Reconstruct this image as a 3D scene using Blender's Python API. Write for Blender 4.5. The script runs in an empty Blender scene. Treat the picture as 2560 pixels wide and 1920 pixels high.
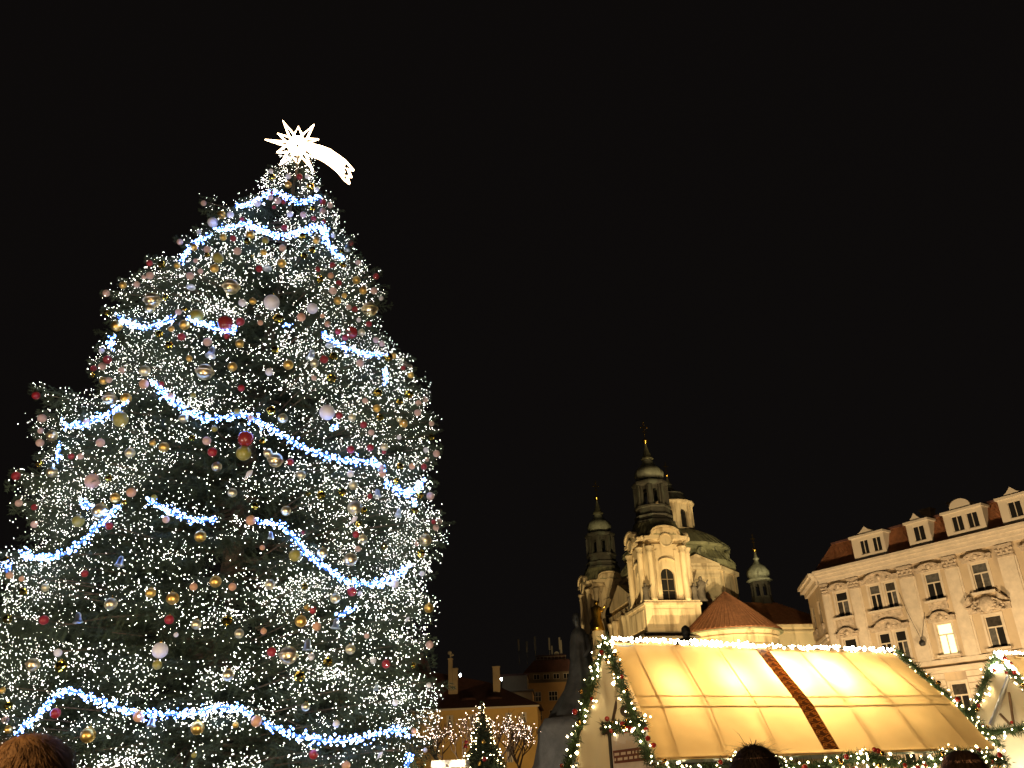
import bpy, bmesh, math, random
import numpy as np
from mathutils import Vector, Matrix

random.seed(7); RNG = np.random.default_rng(7)
S = bpy.context.scene
C = bpy.data.collections.new("square"); S.collection.children.link(C)
PI = math.pi

# ------------------------------------------------------------------ camera
F, PITCH, ROLL = 2100.0, math.radians(25), math.radians(2.2)
CAM = np.array([0.0, 0.0, 1.8])
_r0 = np.array([1.0, 0, 0]); FW = np.array([0, math.cos(PITCH), math.sin(PITCH)])
_u0 = np.array([0, -math.sin(PITCH), math.cos(PITCH)])
CX = math.cos(ROLL) * _r0 - math.sin(ROLL) * _u0
CY = math.sin(ROLL) * _r0 + math.cos(ROLL) * _u0
cd = bpy.data.cameras.new("camera"); cam = bpy.data.objects.new("camera", cd); C.objects.link(cam)
cd.sensor_width = 36; cd.lens = F / 2560 * 36; cd.clip_start = 0.05; cd.clip_end = 2000
M = Matrix.Identity(4)
for i in range(3):
    M[i][0], M[i][1], M[i][2], M[i][3] = CX[i], CY[i], -FW[i], CAM[i]
cam.matrix_world = M
S.camera = cam

# ------------------------------------------------------------------ night sky, faint moonlight, exposure
W = bpy.data.worlds.new("World"); S.world = W; W.use_nodes = True
nt = W.node_tree; nt.nodes.clear()
sky = nt.nodes.new("ShaderNodeTexSky"); sky.sky_type = 'NISHITA'; sky.sun_disc = False
sky.sun_elevation = math.radians(2); sky.sun_rotation = math.radians(200)
hs = nt.nodes.new("ShaderNodeHueSaturation"); hs.inputs['Saturation'].default_value = 0.15
bg1 = nt.nodes.new("ShaderNodeBackground"); bg1.inputs[1].default_value = 0.0003
bg2 = nt.nodes.new("ShaderNodeBackground"); bg2.inputs[0].default_value = (0.0036, 0.0029, 0.0027, 1); bg2.inputs[1].default_value = 1
ad = nt.nodes.new("ShaderNodeAddShader"); wo = nt.nodes.new("ShaderNodeOutputWorld")
nt.links.new(sky.outputs[0], hs.inputs['Color']); nt.links.new(hs.outputs[0], bg1.inputs[0])
nt.links.new(bg1.outputs[0], ad.inputs[0]); nt.links.new(bg2.outputs[0], ad.inputs[1]); nt.links.new(ad.outputs[0], wo.inputs[0])
sl = bpy.data.lights.new("moon", 'SUN'); sl.energy = 0.003; sl.angle = math.radians(0.5); sl.color = (1, 0.95, 0.85)
so = bpy.data.objects.new("moon", sl); C.objects.link(so); so.rotation_euler = (math.radians(50), 0, math.radians(20))
S.view_settings.view_transform = 'Standard'; S.view_settings.look = 'None'
S.view_settings.exposure = 0; S.view_settings.gamma = 1; S.view_settings.use_curve_mapping = False
S.render.engine = 'CYCLES'; S.cycles.use_denoising = True
S.cycles.max_bounces = 4; S.cycles.diffuse_bounces = 2; S.cycles.glossy_bounces = 2; S.cycles.transmission_bounces = 3
S.cycles.sample_clamp_indirect = 6

def ray(x, y):
    return (x - 1280) / F * CX - (y - 960) / F * CY + FW
def at(x, y, Y):                       # the point of the photograph's line of sight that lies Y metres ahead
    r = ray(x, y); return CAM + r * (Y / r[1])
def fdepth(p):
    return float((np.asarray(p) - CAM) @ FW)

# ------------------------------------------------------------------ scene helpers
def link(o, parent=None):
    C.objects.link(o)
    if parent is not None: o.parent = parent
    return o
def tag(o, label=None, cat=None, group=None, kind=None):
    if label: o['label'] = label
    if cat: o['category'] = cat
    if group: o['group'] = group
    if kind: o['kind'] = kind
    return o
def empty(name, loc=(0, 0, 0), rz=0, parent=None):
    o = bpy.data.objects.new(name, None); link(o, parent)
    o.location = [float(v) for v in loc]; o.rotation_euler = (0, 0, rz); o.empty_display_size = 0.2
    return o
def copy_tree(o, parent=None):
    c = o.copy(); C.objects.link(c); c.parent = parent
    for ch in list(o.children): copy_tree(ch, c)
    return c

class MB:
    """collects faces; build() links them as one mesh object"""
    def __init__(s): s.v = []; s.f = []
    def add(s, vs, fs):
        n = len(s.v); s.v += [tuple(map(float, p)) for p in vs]; s.f += [tuple(i + n for i in f) for f in fs]; return s
    def box(s, x0, x1, y0, y1, z0, z1):
        return s.add([(x0, y0, z0), (x1, y0, z0), (x1, y1, z0), (x0, y1, z0), (x0, y0, z1), (x1, y0, z1), (x1, y1, z1), (x0, y1, z1)],
                     [(0, 3, 2, 1), (4, 5, 6, 7), (0, 1, 5, 4), (1, 2, 6, 5), (2, 3, 7, 6), (3, 0, 4, 7)])
    def lathe(s, prof, n=16, c=(0, 0, 0), ph=0.0, sx=1, sy=1, mod=None):
        vs = []; fs = []
        for r, z in prof:
            for k in range(n):
                a = ph + 2 * PI * k / n; rr = r * (mod(a, z) if mod else 1)
                vs.append((c[0] + rr * math.cos(a) * sx, c[1] + rr * math.sin(a) * sy, c[2] + z))
        m = len(prof)
        for j in range(m - 1):
            for k in range(n):
                k2 = (k + 1) % n
                fs.append((j * n + k, j * n + k2, (j + 1) * n + k2, (j + 1) * n + k))
        fs.append(tuple(range(n - 1, -1, -1))); fs.append(tuple((m - 1) * n + k for k in range(n)))
        return s.add(vs, fs)
    def tube(s, pts, r, n=6, cap=True):
        pts = [Vector([float(c) for c in p]) for p in pts]; m = len(pts)
        rr = r if hasattr(r, '__len__') else [r] * m
        vs = []; fs = []; up = None
        for i, p in enumerate(pts):
            t = (pts[min(i + 1, m - 1)] - pts[max(i - 1, 0)])
            if t.length < 1e-9: t = Vector((0, 0, 1))
            t.normalize()
            if up is None:
                up = Vector((0, 0, 1)) if abs(t.z) < 0.9 else Vector((1, 0, 0))
            a = t.cross(up); a.normalize(); b = a.cross(t); up = b
            for k in range(n):
                q = 2 * PI * k / n
                vs.append(p + a * (math.cos(q) * rr[i]) + b * (math.sin(q) * rr[i]))
        for i in range(m - 1):
            for k in range(n):
                k2 = (k + 1) % n; fs.append((i * n + k, i * n + k2, (i + 1) * n + k2, (i + 1) * n + k))
        if cap: fs.append(tuple(range(n - 1, -1, -1))); fs.append(tuple((m - 1) * n + k for k in range(n)))
        return s.add(vs, fs)
    def prism(s, poly, y0, y1):        # polygon in x,z extruded along y
        n = len(poly)
        vs = [(p[0], y0, p[1]) for p in poly] + [(p[0], y1, p[1]) for p in poly]
        fs = [tuple(range(n)), tuple(range(2 * n - 1, n - 1, -1))] + [((i + 1) % n, i, n + i, n + (i + 1) % n) for i in range(n)]
        return s.add(vs, fs)
    def loft(s, rings, n=16, cap=True, mod=None):   # rings: (z, cx, cy, rx, ry)
        vs = []; fs = []
        for j, (z, cx, cy, rx, ry) in enumerate(rings):
            for k in range(n):
                a = 2 * PI * k / n; q = mod(a, z) if mod else 1
                vs.append((cx + rx * q * math.cos(a), cy + ry * q * math.sin(a), z))
        for j in range(len(rings) - 1):
            for k in range(n):
                k2 = (k + 1) % n; fs.append((j * n + k, j * n + k2, (j + 1) * n + k2, (j + 1) * n + k))
        if cap: fs.append(tuple(range(n - 1, -1, -1))); fs.append(tuple((len(rings) - 1) * n + k for k in range(n)))
        return s.add(vs, fs)
    def xf(s, m):
        s.v = [tuple(m @ Vector(p)) for p in s.v]; return s
    def build(s, name, mat, parent=None, smooth=False, loc=None):
        me = bpy.data.meshes.new(name); me.from_pydata(s.v, [], s.f); me.update()
        if smooth: me.polygons.foreach_set('use_smooth', [True] * len(me.polygons))
        me.materials.append(mat)
        o = bpy.data.objects.new(name, me); link(o, parent)
        if loc is not None: o.location = [float(c) for c in loc]
        return o
def inst(o, loc, rz=0.0, parent=None):  # a further object that shares mesh data
    c = bpy.data.objects.new(o.name.split('.')[0], o.data); link(c, parent or o.parent)
    c.location = [float(v) for v in loc]; c.rotation_euler = (0, 0, rz); return c
def tri_mesh(name, verts, mat, parent=None, nper=3, smooth=False):
    verts = np.asarray(verts, np.float32).reshape(-1, 3); n = len(verts) // nper
    me = bpy.data.meshes.new(name)
    me.vertices.add(len(verts)); me.vertices.foreach_set('co', verts.ravel())
    me.loops.add(n * nper); me.loops.foreach_set('vertex_index', np.arange(n * nper, dtype=np.int32))
    me.polygons.add(n); me.polygons.foreach_set('loop_start', np.arange(0, n * nper, nper, dtype=np.int32))
    me.update(calc_edges=True); me.materials.append(mat)
    return link(bpy.data.objects.new(name, me), parent)
_OCT = np.array([(1, 0, 0), (-1, 0, 0), (0, 1, 0), (0, -1, 0), (0, 0, 1), (0, 0, -1)], float)
_OF = np.array([(0, 2, 4), (2, 1, 4), (1, 3, 4), (3, 0, 4), (2, 0, 5), (1, 2, 5), (3, 1, 5), (0, 3, 5)])
def bulbs(name, P, R, mat, parent=None):
    P = np.asarray(P, float); R = np.asarray(R, float)
    v = P[:, None, :] + _OCT[None] * R[:, None, None]
    me = bpy.data.meshes.new(name); n = len(P)
    me.vertices.add(n * 6); me.vertices.foreach_set('co', v.reshape(-1).astype(np.float32))
    idx = (_OF[None] + (np.arange(n) * 6)[:, None, None]).reshape(-1).astype(np.int32)
    me.loops.add(len(idx)); me.loops.foreach_set('vertex_index', idx)
    me.polygons.add(n * 8); me.polygons.foreach_set('loop_start', np.arange(0, n * 24, 3, dtype=np.int32))
    me.update(calc_edges=True); me.materials.append(mat)
    return link(bpy.data.objects.new(name, me), parent)

# ------------------------------------------------------------------ materials
def mat(name, col, rough=0.8, metal=0.0, var=0.0, scale=3.0, bump=0.0, bscale=20.0, emit=None, es=0.0, trans=0.0, spec=None, stain=None, coat=0.0):
    m = bpy.data.materials.new(name); m.use_nodes = True; t = m.node_tree; N = t.nodes; b = N['Principled BSDF']
    b.inputs['Base Color'].default_value = (*col, 1); b.inputs['Roughness'].default_value = rough; b.inputs['Metallic'].default_value = metal
    if spec is not None: b.inputs['Specular IOR Level'].default_value = spec
    if coat: b.inputs['Coat Weight'].default_value = coat
    if emit: b.inputs['Emission Color'].default_value = (*emit, 1); b.inputs['Emission Strength'].default_value = es
    if trans: b.inputs['Transmission Weight'].default_value = trans
    if var or stain or bump:
        tc = N.new('ShaderNodeTexCoord')
    if var:
        no = N.new('ShaderNodeTexNoise'); no.inputs['Scale'].default_value = scale; no.inputs['Detail'].default_value = 6; no.inputs['Roughness'].default_value = 0.65
        t.links.new(tc.outputs['Object'], no.inputs['Vector'])
        rp = N.new('ShaderNodeValToRGB'); rp.color_ramp.elements[0].position = 0.3; rp.color_ramp.elements[1].position = 0.7
        rp.color_ramp.elements[0].color = (*[c * (1 - var) for c in col], 1); rp.color_ramp.elements[1].color = (*[min(1, c * (1 + var)) for c in col], 1)
        t.links.new(no.outputs['Fac'], rp.inputs[0]); src = rp.outputs[0]
        if stain:
            n2 = N.new('ShaderNodeTexNoise'); n2.inputs['Scale'].default_value = stain[1]; n2.inputs['Detail'].default_value = 8
            mp = N.new('ShaderNodeMapping'); mp.inputs['Scale'].default_value = (1, 1, stain[2]); t.links.new(tc.outputs['Object'], mp.inputs['Vector']); t.links.new(mp.outputs[0], n2.inputs['Vector'])
            r2 = N.new('ShaderNodeValToRGB'); r2.color_ramp.elements[0].position = 0.52; r2.color_ramp.elements[1].position = 0.68
            mx = N.new('ShaderNodeMix'); mx.data_type = 'RGBA'; mx.inputs['B'].default_value = (*stain[0], 1)
            t.links.new(n2.outputs['Fac'], r2.inputs[0]); t.links.new(r2.outputs[0], mx.inputs['Factor']); t.links.new(src, mx.inputs['A']); src = mx.outputs['Result']
        t.links.new(src, b.inputs['Base Color'])
    if bump:
        nb = N.new('ShaderNodeTexNoise'); nb.inputs['Scale'].default_value = bscale; nb.inputs['Detail'].default_value = 5
        t.links.new(tc.outputs['Object'], nb.inputs['Vector'])
        bp = N.new('ShaderNodeBump'); bp.inputs['Strength'].default_value = bump; bp.inputs['Distance'].default_value = 0.05
        t.links.new(nb.outputs['Fac'], bp.inputs['Height']); t.links.new(bp.outputs[0], b.inputs['Normal'])
    return m
def glow(name, col, s):
    m = bpy.data.materials.new(name); m.use_nodes = True; t = m.node_tree; t.nodes.clear()
    e = t.nodes.new('ShaderNodeEmission'); e.inputs[0].default_value = (*col, 1); e.inputs[1].default_value = s
    o = t.nodes.new('ShaderNodeOutputMaterial'); t.links.new(e.outputs[0], o.inputs[0]); return m
MT = {}
MT['plaster'] = mat('plaster_cream', (0.66, 0.52, 0.31), 0.9, var=0.10, scale=0.5, bump=0.15, bscale=6, stain=((0.34, 0.25, 0.14), 1.1, 0.18))
MT['plaster_dark'] = mat('plaster_ochre', (0.46, 0.35, 0.20), 0.9, var=0.16, scale=0.6, bump=0.15, bscale=6)
MT['palace'] = mat('palace_wall', (0.53, 0.415, 0.275), 0.9, var=0.12, scale=0.4, bump=0.1, bscale=8, stain=((0.37, 0.29, 0.21), 0.6, 0.3))
MT['palace_light'] = mat('palace_trim', (0.62, 0.53, 0.41), 0.85, var=0.15, scale=1.2, bump=0.2, bscale=8)
MT['relief'] = mat('stucco_relief', (0.48, 0.39, 0.29), 0.9, var=0.35, scale=3.0, bump=0.9, bscale=5)
MT['copper'] = mat('copper_patina', (0.25, 0.245, 0.135), 0.6, var=0.35, scale=0.8, bump=0.2, bscale=3, stain=((0.09, 0.09, 0.06), 1.2, 0.3))
MT['copper_dark'] = mat('dimmed_weathered_lead', (0.072, 0.066, 0.048), 0.7, var=0.35, scale=1.1, bump=0.2, bscale=4, stain=((0.11, 0.12, 0.085), 1.0, 0.4))  # weathered metal, darkened in colour for the weaker floodlight on the lanterns
MT['tile'] = mat('red_tile', (0.40, 0.17, 0.075), 0.85, var=0.3, scale=2.0, bump=0.3, bscale=10)
MT['tile_dark'] = mat('dark_tile', (0.09, 0.035, 0.025), 0.85, var=0.3, scale=2.0, bump=0.3, bscale=10)
MT['patina'] = mat('brightened_patina', (0.36, 0.38, 0.27), 0.6, var=0.3, scale=1.2, bump=0.2, bscale=3, stain=((0.14, 0.14, 0.09), 1.5, 0.4))  # patina, lightened in colour where the onion domes catch light again
MT['gold'] = mat('gilding', (0.9, 0.58, 0.12), 0.25, 1.0)
MT['statue'] = mat('dark_stone', (0.11, 0.09, 0.065), 0.8, var=0.3, scale=3, bump=0.4, bscale=8)
MT['bronze'] = mat('monument_bronze', (0.085, 0.082, 0.072), 0.5, 0.3, var=0.45, scale=1.6, bump=1.0, bscale=2.6, stain=((0.13, 0.15, 0.13), 1.0, 0.35))
MT['granite'] = mat('monument_granite', (0.17, 0.16, 0.145), 0.8, var=0.3, scale=1.5, bump=0.5, bscale=6)
MT['glass'] = mat('window_glass', (0.018, 0.017, 0.016), 0.08)
MT['glass_curtain'] = mat('curtained_glass', (0.10, 0.095, 0.085), 0.25, var=0.5, scale=2.5)
MT['glass_dim'] = mat('dim_room_glass', (.05, .043, .035), .12, var=.6, scale=1.5)
MT['frame'] = mat('white_window_frame', (0.62, 0.54, 0.42), 0.6)
MT['lit'] = glow('lit_window', (1.0, 0.78, 0.36), 2.6)
MT['yellow'] = mat('yellow_wall', (0.62, 0.40, 0.13), 0.9, var=0.12, scale=0.5, bump=0.1, bscale=6)
MT['orange'] = mat('ochre_wall', (0.50, 0.30, 0.12), 0.9, var=0.12, scale=0.4, bump=0.1, bscale=6)
MT['darkwall'] = mat('attic_wall', (0.20, 0.15, 0.09), 0.9, var=0.15, scale=0.5)
MT['metal'] = mat('dark_metal', (0.06, 0.06, 0.06), 0.5, 0.8)
MT['mast'] = mat('antenna_mast', (0.45, 0.40, 0.28), 0.7)
MT['lampglass'] = glow('lamp_glass', (0.85, 0.95, 1.0), 60.0)
MT['ground'] = mat('cobbles', (0.07, 0.065, 0.06), 0.8, var=0.3, scale=8, bump=0.8, bscale=12)

# ------------------------------------------------------------------ ground
g = MB().add([(-900, -900, 0), (900, -900, 0), (900, 900, 0), (-900, 900, 0)], [(0, 1, 2, 3)]).build('ground', MT['ground'])
tag(g, kind='structure')

# ------------------------------------------------------------------ generic facade pieces (local x along wall, y into wall, z up)
def wall_holes(x0, x1, z0, z1, holes, depth=0.28, y=0.0):
    xs = sorted({x0, x1, *[h[0] for h in holes], *[h[1] for h in holes]}); zs = sorted({z0, z1, *[h[2] for h in holes], *[h[3] for h in holes]})
    m = MB()
    for i in range(len(xs) - 1):
        for j in range(len(zs) - 1):
            cx, cz = (xs[i] + xs[i + 1]) / 2, (zs[j] + zs[j + 1]) / 2
            if any(h[0] < cx < h[1] and h[2] < cz < h[3] for h in holes): continue
            m.add([(xs[i], y, zs[j]), (xs[i + 1], y, zs[j]), (xs[i + 1], y, zs[j + 1]), (xs[i], y, zs[j + 1])], [(0, 1, 2, 3)])
    for a, b, c, d in holes:
        q = y + depth
        m.add([(a, y, c), (a, q, c), (a, q, d), (a, y, d)], [(0, 1, 2, 3)]); m.add([(b, y, c), (b, y, d), (b, q, d), (b, q, c)], [(0, 1, 2, 3)])
        m.add([(a, y, c), (b, y, c), (b, q, c), (a, q, c)], [(0, 1, 2, 3)]); m.add([(a, y, d), (a, q, d), (b, q, d), (b, y, d)], [(0, 1, 2, 3)])
    return m
def window(parent, a, b, c, d, y=0.2, glass=None, transom=0.64, mull=True, name='window', fw=0.09):
    """frame with one upper light over two lower ones, each pane a sub-part"""
    w, h = b - a, d - c; zt = c + h * transom; xm = w / 2
    m = MB(); t = 0.10
    m.box(0, fw, 0, t, 0, h).box(w - fw, w, 0, t, 0, h).box(fw, w - fw, 0, t, 0, fw).box(fw, w - fw, 0, t, h - fw, h)
    ht = h * transom
    if transom: m.box(fw, w - fw, -0.02, t - 0.02, ht - fw * .7, ht + fw * .7)
    if mull: m.box(xm - fw * .6, xm + fw * .6, -0.01, t - 0.03, fw, (ht - fw * .7) if transom else h - fw)
    o = m.build(name, MT['frame'], parent, loc=(a, y, c))
    g = glass or MT['glass']; gs = g if isinstance(g, list) else [g, g, g]
    hi = ht if transom else h
    if mull:
        MB().box(fw, xm, 0.04, 0.06, fw, hi).build('pane', gs[0], o); MB().box(xm, w - fw, 0.043, 0.063, fw, hi).build('pane', gs[1], o)
    else:
        MB().box(fw, w - fw, 0.04, 0.06, fw, hi).build('pane', gs[0], o)
    if transom: MB().box(fw, w - fw, 0.046, 0.066, ht, h - fw).build('pane', gs[2], o)
    return o
def crest(w, h, bump, n=9):            # curved window hood outline in x,z, width w centred on 0
    pts = [(-w / 2, 0), (w / 2, 0), (w / 2, h * 0.45)]
    for i in range(n):
        u = 1 - 2 * i / (n - 1); x = u * w * 0.36
        pts.append((x, h * 0.55 + bump * math.cos(u * PI / 2) ** 0.7 if abs(u) < 0.999 else h * 0.5))
    pts.append((-w / 2, h * 0.45)); return pts

# ================================================================== CHURCH
ch = empty('baroque_church', (19.1, 115, 0), math.radians(10.5))
tag(ch, 'floodlit cream baroque church with twin green onion-topped towers and a dome', 'church')
def arch_face(m, hw, z0, z1, aw, az, y=0.0, dep=0.45, n=12):
    """wall face of half width hw, with an arched opening of half width aw springing at az"""
    m.add([(-hw, y, z0), (-aw, y, z0), (-aw, y, z1), (-hw, y, z1)], [(0, 1, 2, 3)]); m.add([(aw, y, z0), (hw, y, z0), (hw, y, z1), (aw, y, z1)], [(0, 1, 2, 3)])
    P = [(aw * math.cos(PI * k / n), az + aw * math.sin(PI * k / n)) for k in range(n + 1)]
    for k in range(n):
        (x0, q0), (x1, q1) = P[k], P[k + 1]
        m.add([(x1, y, q1), (x0, y, q0), (x0, y, z1), (x1, y, z1)], [(0, 1, 2, 3)])
        m.add([(x0, y, q0), (x1, y, q1), (x1, y + dep, q1), (x0, y + dep, q0)], [(0, 1, 2, 3)])
    for sx in (-aw, aw):
        m.add([(sx, y, z0), (sx, y, az), (sx, y + dep, az), (sx, y + dep, z0)], [(0, 1, 2, 3)])
def arch_poly(aw, z0, az, n=12):
    return [(-aw, z0), (aw, z0)] + [(aw * math.cos(PI * k / n), az + aw * math.sin(PI * k / n)) for k in range(n + 1)]
def rot4(o):                            # the same piece on the other three sides
    out = [o]
    for k in (1, 2, 3):
        c = inst(o, (0, 0, 0), k * PI / 2); out.append(c)
    return out
def figure_mb(h, lean=0.0):             # small draped statue
    return MB().loft([(0, 0, 0, .26 * h, .22 * h), (.1 * h, 0, 0, .2 * h, .17 * h), (.4 * h, 0, 0, .15 * h, .13 * h), (.6 * h, lean * h, 0, .17 * h, .12 * h), (.76 * h, lean * h, 0, .19 * h, .11 * h),
                      (.82 * h, lean * h, 0, .08 * h, .07 * h), (.86 * h, lean * h, 0, .055 * h, .055 * h), (.9 * h, lean * h, -.01, .07 * h, .08 * h), (.96 * h, lean * h, 0, .065 * h, .07 * h), (h, lean * h, 0, .02 * h, .02 * h)],
                     14, mod=lambda a, z: 1 + .12 * math.sin(5 * a + z * 2.2)).tube([(0, 0, .74 * h), (.2 * h, -.08, .62 * h), (.26 * h, -.22 * h, .8 * h)], [.05 * h, .045 * h, .03 * h])
OFF = math.pi / 8
def build_tower(parent):
    hb = 3.05
    m = MB()
    for k in range(4):
        f = MB(); arch_face(f, 2.35, 21.8, 29.4, 0.95, 25.2, y=-hb); f.xf(Matrix.Rotation(k * PI / 2, 4, 'Z')); m.add(f.v, f.f)
        c = MB().add([(2.35, -hb, 21.8), (hb, -2.35, 21.8), (hb, -2.35, 29.4), (2.35, -hb, 29.4)], [(0, 1, 2, 3)]); c.xf(Matrix.Rotation(k * PI / 2, 4, 'Z')); m.add(c.v, c.f)
    t = m.build('tower', MT['plaster'], parent)
    MB().box(-3.95, 3.95, -3.95, 3.95, 0, 17.4).build('tower_base', MT['plaster'], t)
    MB().box(-4.1, 4.1, -4.1, 4.1, 17.4, 17.75).build('ledge', MT['statue'], t)
    MB().box(-3.75, 3.75, -3.75, 3.75, 17.75, 21.2).build('plinth', MT['plaster'], t)
    MB().box(-3.95, 3.95, -3.95, 3.95, 21.2, 21.5).box(-3.8, 3.8, -3.8, 3.8, 21.5, 21.8).build('plinth_moulding', MT['plaster'], t)
    p = MB().box(-2.9, 2.9, -3.82, -3.752, 18.4, 20.7).build('panel', MT['plaster'], t); rot4(p)
    col = MB().lathe([(.5, 21.8), (.5, 22.05), (.4, 22.2), (.42, 24), (.36, 28.0), (.48, 28.2), (.36, 28.35), (.6, 28.9), (.6, 29.05)], 16, (2.3, -hb - .3, 0)).build('column', MT['plaster'], t, smooth=True)
    rot4(col)
    col = MB().lathe([(.5, 21.8), (.5, 22.05), (.4, 22.2), (.42, 24), (.36, 28.0), (.48, 28.2), (.36, 28.35), (.6, 28.9), (.6, 29.05)], 16, (-2.3, -hb - .3, 0)).build('column', MT['plaster'], t, smooth=True)
    rot4(col)
    pil = MB().box(-1.55, -1.15, -hb - .12, -hb - .002, 21.8, 28.6).build('pilaster', MT['plaster'], t); rot4(pil)
    pil = MB().box(1.15, 1.55, -hb - .12, -hb - .002, 21.8, 28.6).build('pilaster', MT['plaster'], t); rot4(pil)
    pane = MB().prism(arch_poly(.94, 21.8, 25.2), -hb + .4, -hb + .42).build('window_pane', MT['glass'], t); rot4(pane)
    bars = MB().box(-.04, .04, -hb + .3, -hb + .38, 21.8, 26.1).box(-.85, -.05, -hb + .31, -hb + .37, 23.2, 23.28).box(.05, .85, -hb + .31, -hb + .37, 23.2, 23.28).box(-.8, -.05, -hb + .31, -hb + .37, 24.7, 24.78).box(.05, .8, -hb + .31, -hb + .37, 24.7, 24.78).build('window_bars', MT['darkwall'], t); rot4(bars)
    hood = MB()
    for k in range(10):                 # curved hood mould over the window
        a0, a1 = PI * (.12 + .076 * k), PI * (.12 + .076 * (k + 1))
        P = [(1.25 * math.cos(a), 26.6 + .75 * math.sin(a)) for a in (a0, a1)]
        hood.prism([P[0], P[1], (P[1][0], P[1][1] + .16), (P[0][0], P[0][1] + .16)], -hb - .25, -hb - .003)
    hood = hood.build('window_hood', MT['plaster'], t); rot4(hood)
    # entablature with a curved gable on every face
    MB().lathe([(4.15, 29.05), (4.2, 29.4), (3.9, 29.45), (3.9, 29.9), (4.35, 30.0), (4.6, 30.25), (4.6, 30.45), (3.6, 30.6)], 4, ph=PI / 4).build('cornice', MT['plaster'], t)
    gab = [(-2.9, 29.95), (2.9, 29.95), (2.9, 30.35)] + [(1.9 * math.cos(PI * k / 12) * (1 if 0 < k < 12 else 1.2), 30.35 + 1.15 * math.sin(PI * k / 12) ** .8) for k in range(13)] + [(-2.9, 30.35)]
    gable = MB().prism(gab, -3.75, -3.2).build('curved_gable', MT['plaster'], t); rot4(gable)
    rim = MB()
    for k in range(12):
        a0, a1 = PI * k / 12, PI * (k + 1) / 12
        P = [(1.95 * math.cos(a), 30.4 + 1.15 * math.sin(a) ** .8) for a in (a0, a1)]
        rim.prism([P[0], P[1], (P[1][0] * 1.05, P[1][1] + .22), (P[0][0] * 1.05, P[0][1] + .22)], -4.0, -3.3)
    rim = rim.build('gable_rim', MT['plaster'], t); rot4(rim)
    med = MB().lathe([(.95, 0), (.95, .16), (.8, .2), (.78, .1)], 20).xf(Matrix.Translation((0, -3.74, 29.75)) @ Matrix.Rotation(PI / 2, 4, 'X')).build('medallion', MT['plaster'], t, smooth=False); rot4(med)
    oct_ = lambda prof, name, mt, sm=False: MB().lathe(prof, 8, ph=OFF).build(name, mt, t, sm)
    roof = oct_([(4.1, 30.5), (3.95, 31.0), (3.6, 31.6), (3.2, 32.2), (2.95, 32.75)], 'copper_roof', MT['copper'])
    rb = MB()
    for k in range(40):
        a = 2 * PI * k / 40; q = (1 / max(.92, math.cos(((a - OFF) % (PI / 4)) - PI / 8)) * .93)
        rb.tube([(r * q * math.cos(a), r * q * math.sin(a), z) for r, z in ((4.1, 30.55), (3.97, 31.02), (3.62, 31.62), (3.22, 32.22), (2.97, 32.77))], .035, 4)
    rb.build('roof_seams', MT['copper'], t)['kind'] = 'stuff'
    oct_([(2.95, 32.7), (2.95, 33.05), (2.7, 33.2), (2.55, 33.6), (2.75, 33.85), (2.6, 34.0), (2.4, 34.1), (2.4, 34.9), (2.6, 35.0), (2.6, 35.25), (2.2, 35.3)], 'lantern_base', MT['copper_dark'])
    pier = MB()
    pier.box(1.75, 2.2, -.42, .42, 35.3, 38.2).box(2.2, 2.45, -.2, .2, 35.3, 38.2).xf(Matrix.Rotation(OFF, 4, 'Z'))
    pr = pier.build('lantern_pier', MT['copper_dark'], t)
    for k in range(1, 8): inst(pr, (0, 0, 0), k * PI / 4)
    la = MB()
    for k in range(8):
        f = MB(); n = 8
        for j in range(n):
            a0, a1 = PI * j / n, PI * (j + 1) / n
            f.add([(.52 * math.cos(a0), -1.95, 37.1 + .52 * math.sin(a0)), (.52 * math.cos(a1), -1.95, 37.1 + .52 * math.sin(a1)), (.52 * math.cos(a1), -1.95, 38.25), (.52 * math.cos(a0), -1.95, 38.25)], [(0, 3, 2, 1)])
        f.box(-.85, -.52, -2.0, -1.9, 35.3, 38.25).box(.52, .85, -2.0, -1.9, 35.3, 38.25)
        f.xf(Matrix.Rotation(k * PI / 4, 4, 'Z')); la.add(f.v, f.f)
    la.build('lantern_arcade', MT['copper_dark'], t)
    oct_([(2.1, 38.15), (2.5, 38.35), (2.62, 38.6), (2.62, 38.8), (2.2, 39.0), (1.75, 39.2), (1.7, 39.35)], 'lantern_cornice', MT['copper_dark'])
    oct_([(1.7, 39.3), (1.98, 39.6), (2.1, 40.0), (2.1, 40.4), (1.95, 40.8), (1.55, 41.2), (1.1, 41.55), (.85, 41.95), (.72, 42.3), (.72, 42.45)], 'onion_dome', MT['patina'], True)
    oct_([(.72, 42.4), (.92, 42.55), (.88, 42.7), (.6, 43.1), (.36, 43.8), (.2, 44.5), (.14, 45.0)], 'spire', MT['copper'])
    MB().lathe([(.14, 44.95), (.2, 45.0), (.36, 45.15), (.42, 45.35), (.48, 45.42), (.48, 45.52), (.36, 45.58), (.2, 45.75), (.06, 45.8)], 16).build('gilded_ball', MT['gold'], t, True)
    x = MB().box(-.05, .05, -.05, .05, 45.75, 48.55).box(-.5, .5, -.04, .04, 47.5, 47.62).box(-.36, .36, -.04, .04, 46.8, 46.9)
    for zz in (46.1, 46.4, 47.1, 47.9, 48.2): x.lathe([(.03, 0), (.13, .06), (.03, .12)], 6, (0, 0, zz))
    for sx in (-.5, .5): x.lathe([(.02, -.12), (.09, 0), (.02, .12)], 6, (sx, 0, 47.56))
    x.build('gilded_cross', MT['gold'], t)
    for k in range(4):
        st = figure_mb(2.3).build('corner_statue', MT['statue'], t, True, loc=(3.35 * (1, 1, -1, -1)[k], 3.35 * (-1, 1, 1, -1)[k], 21.8))
    return t
tw = build_tower(ch)
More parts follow.
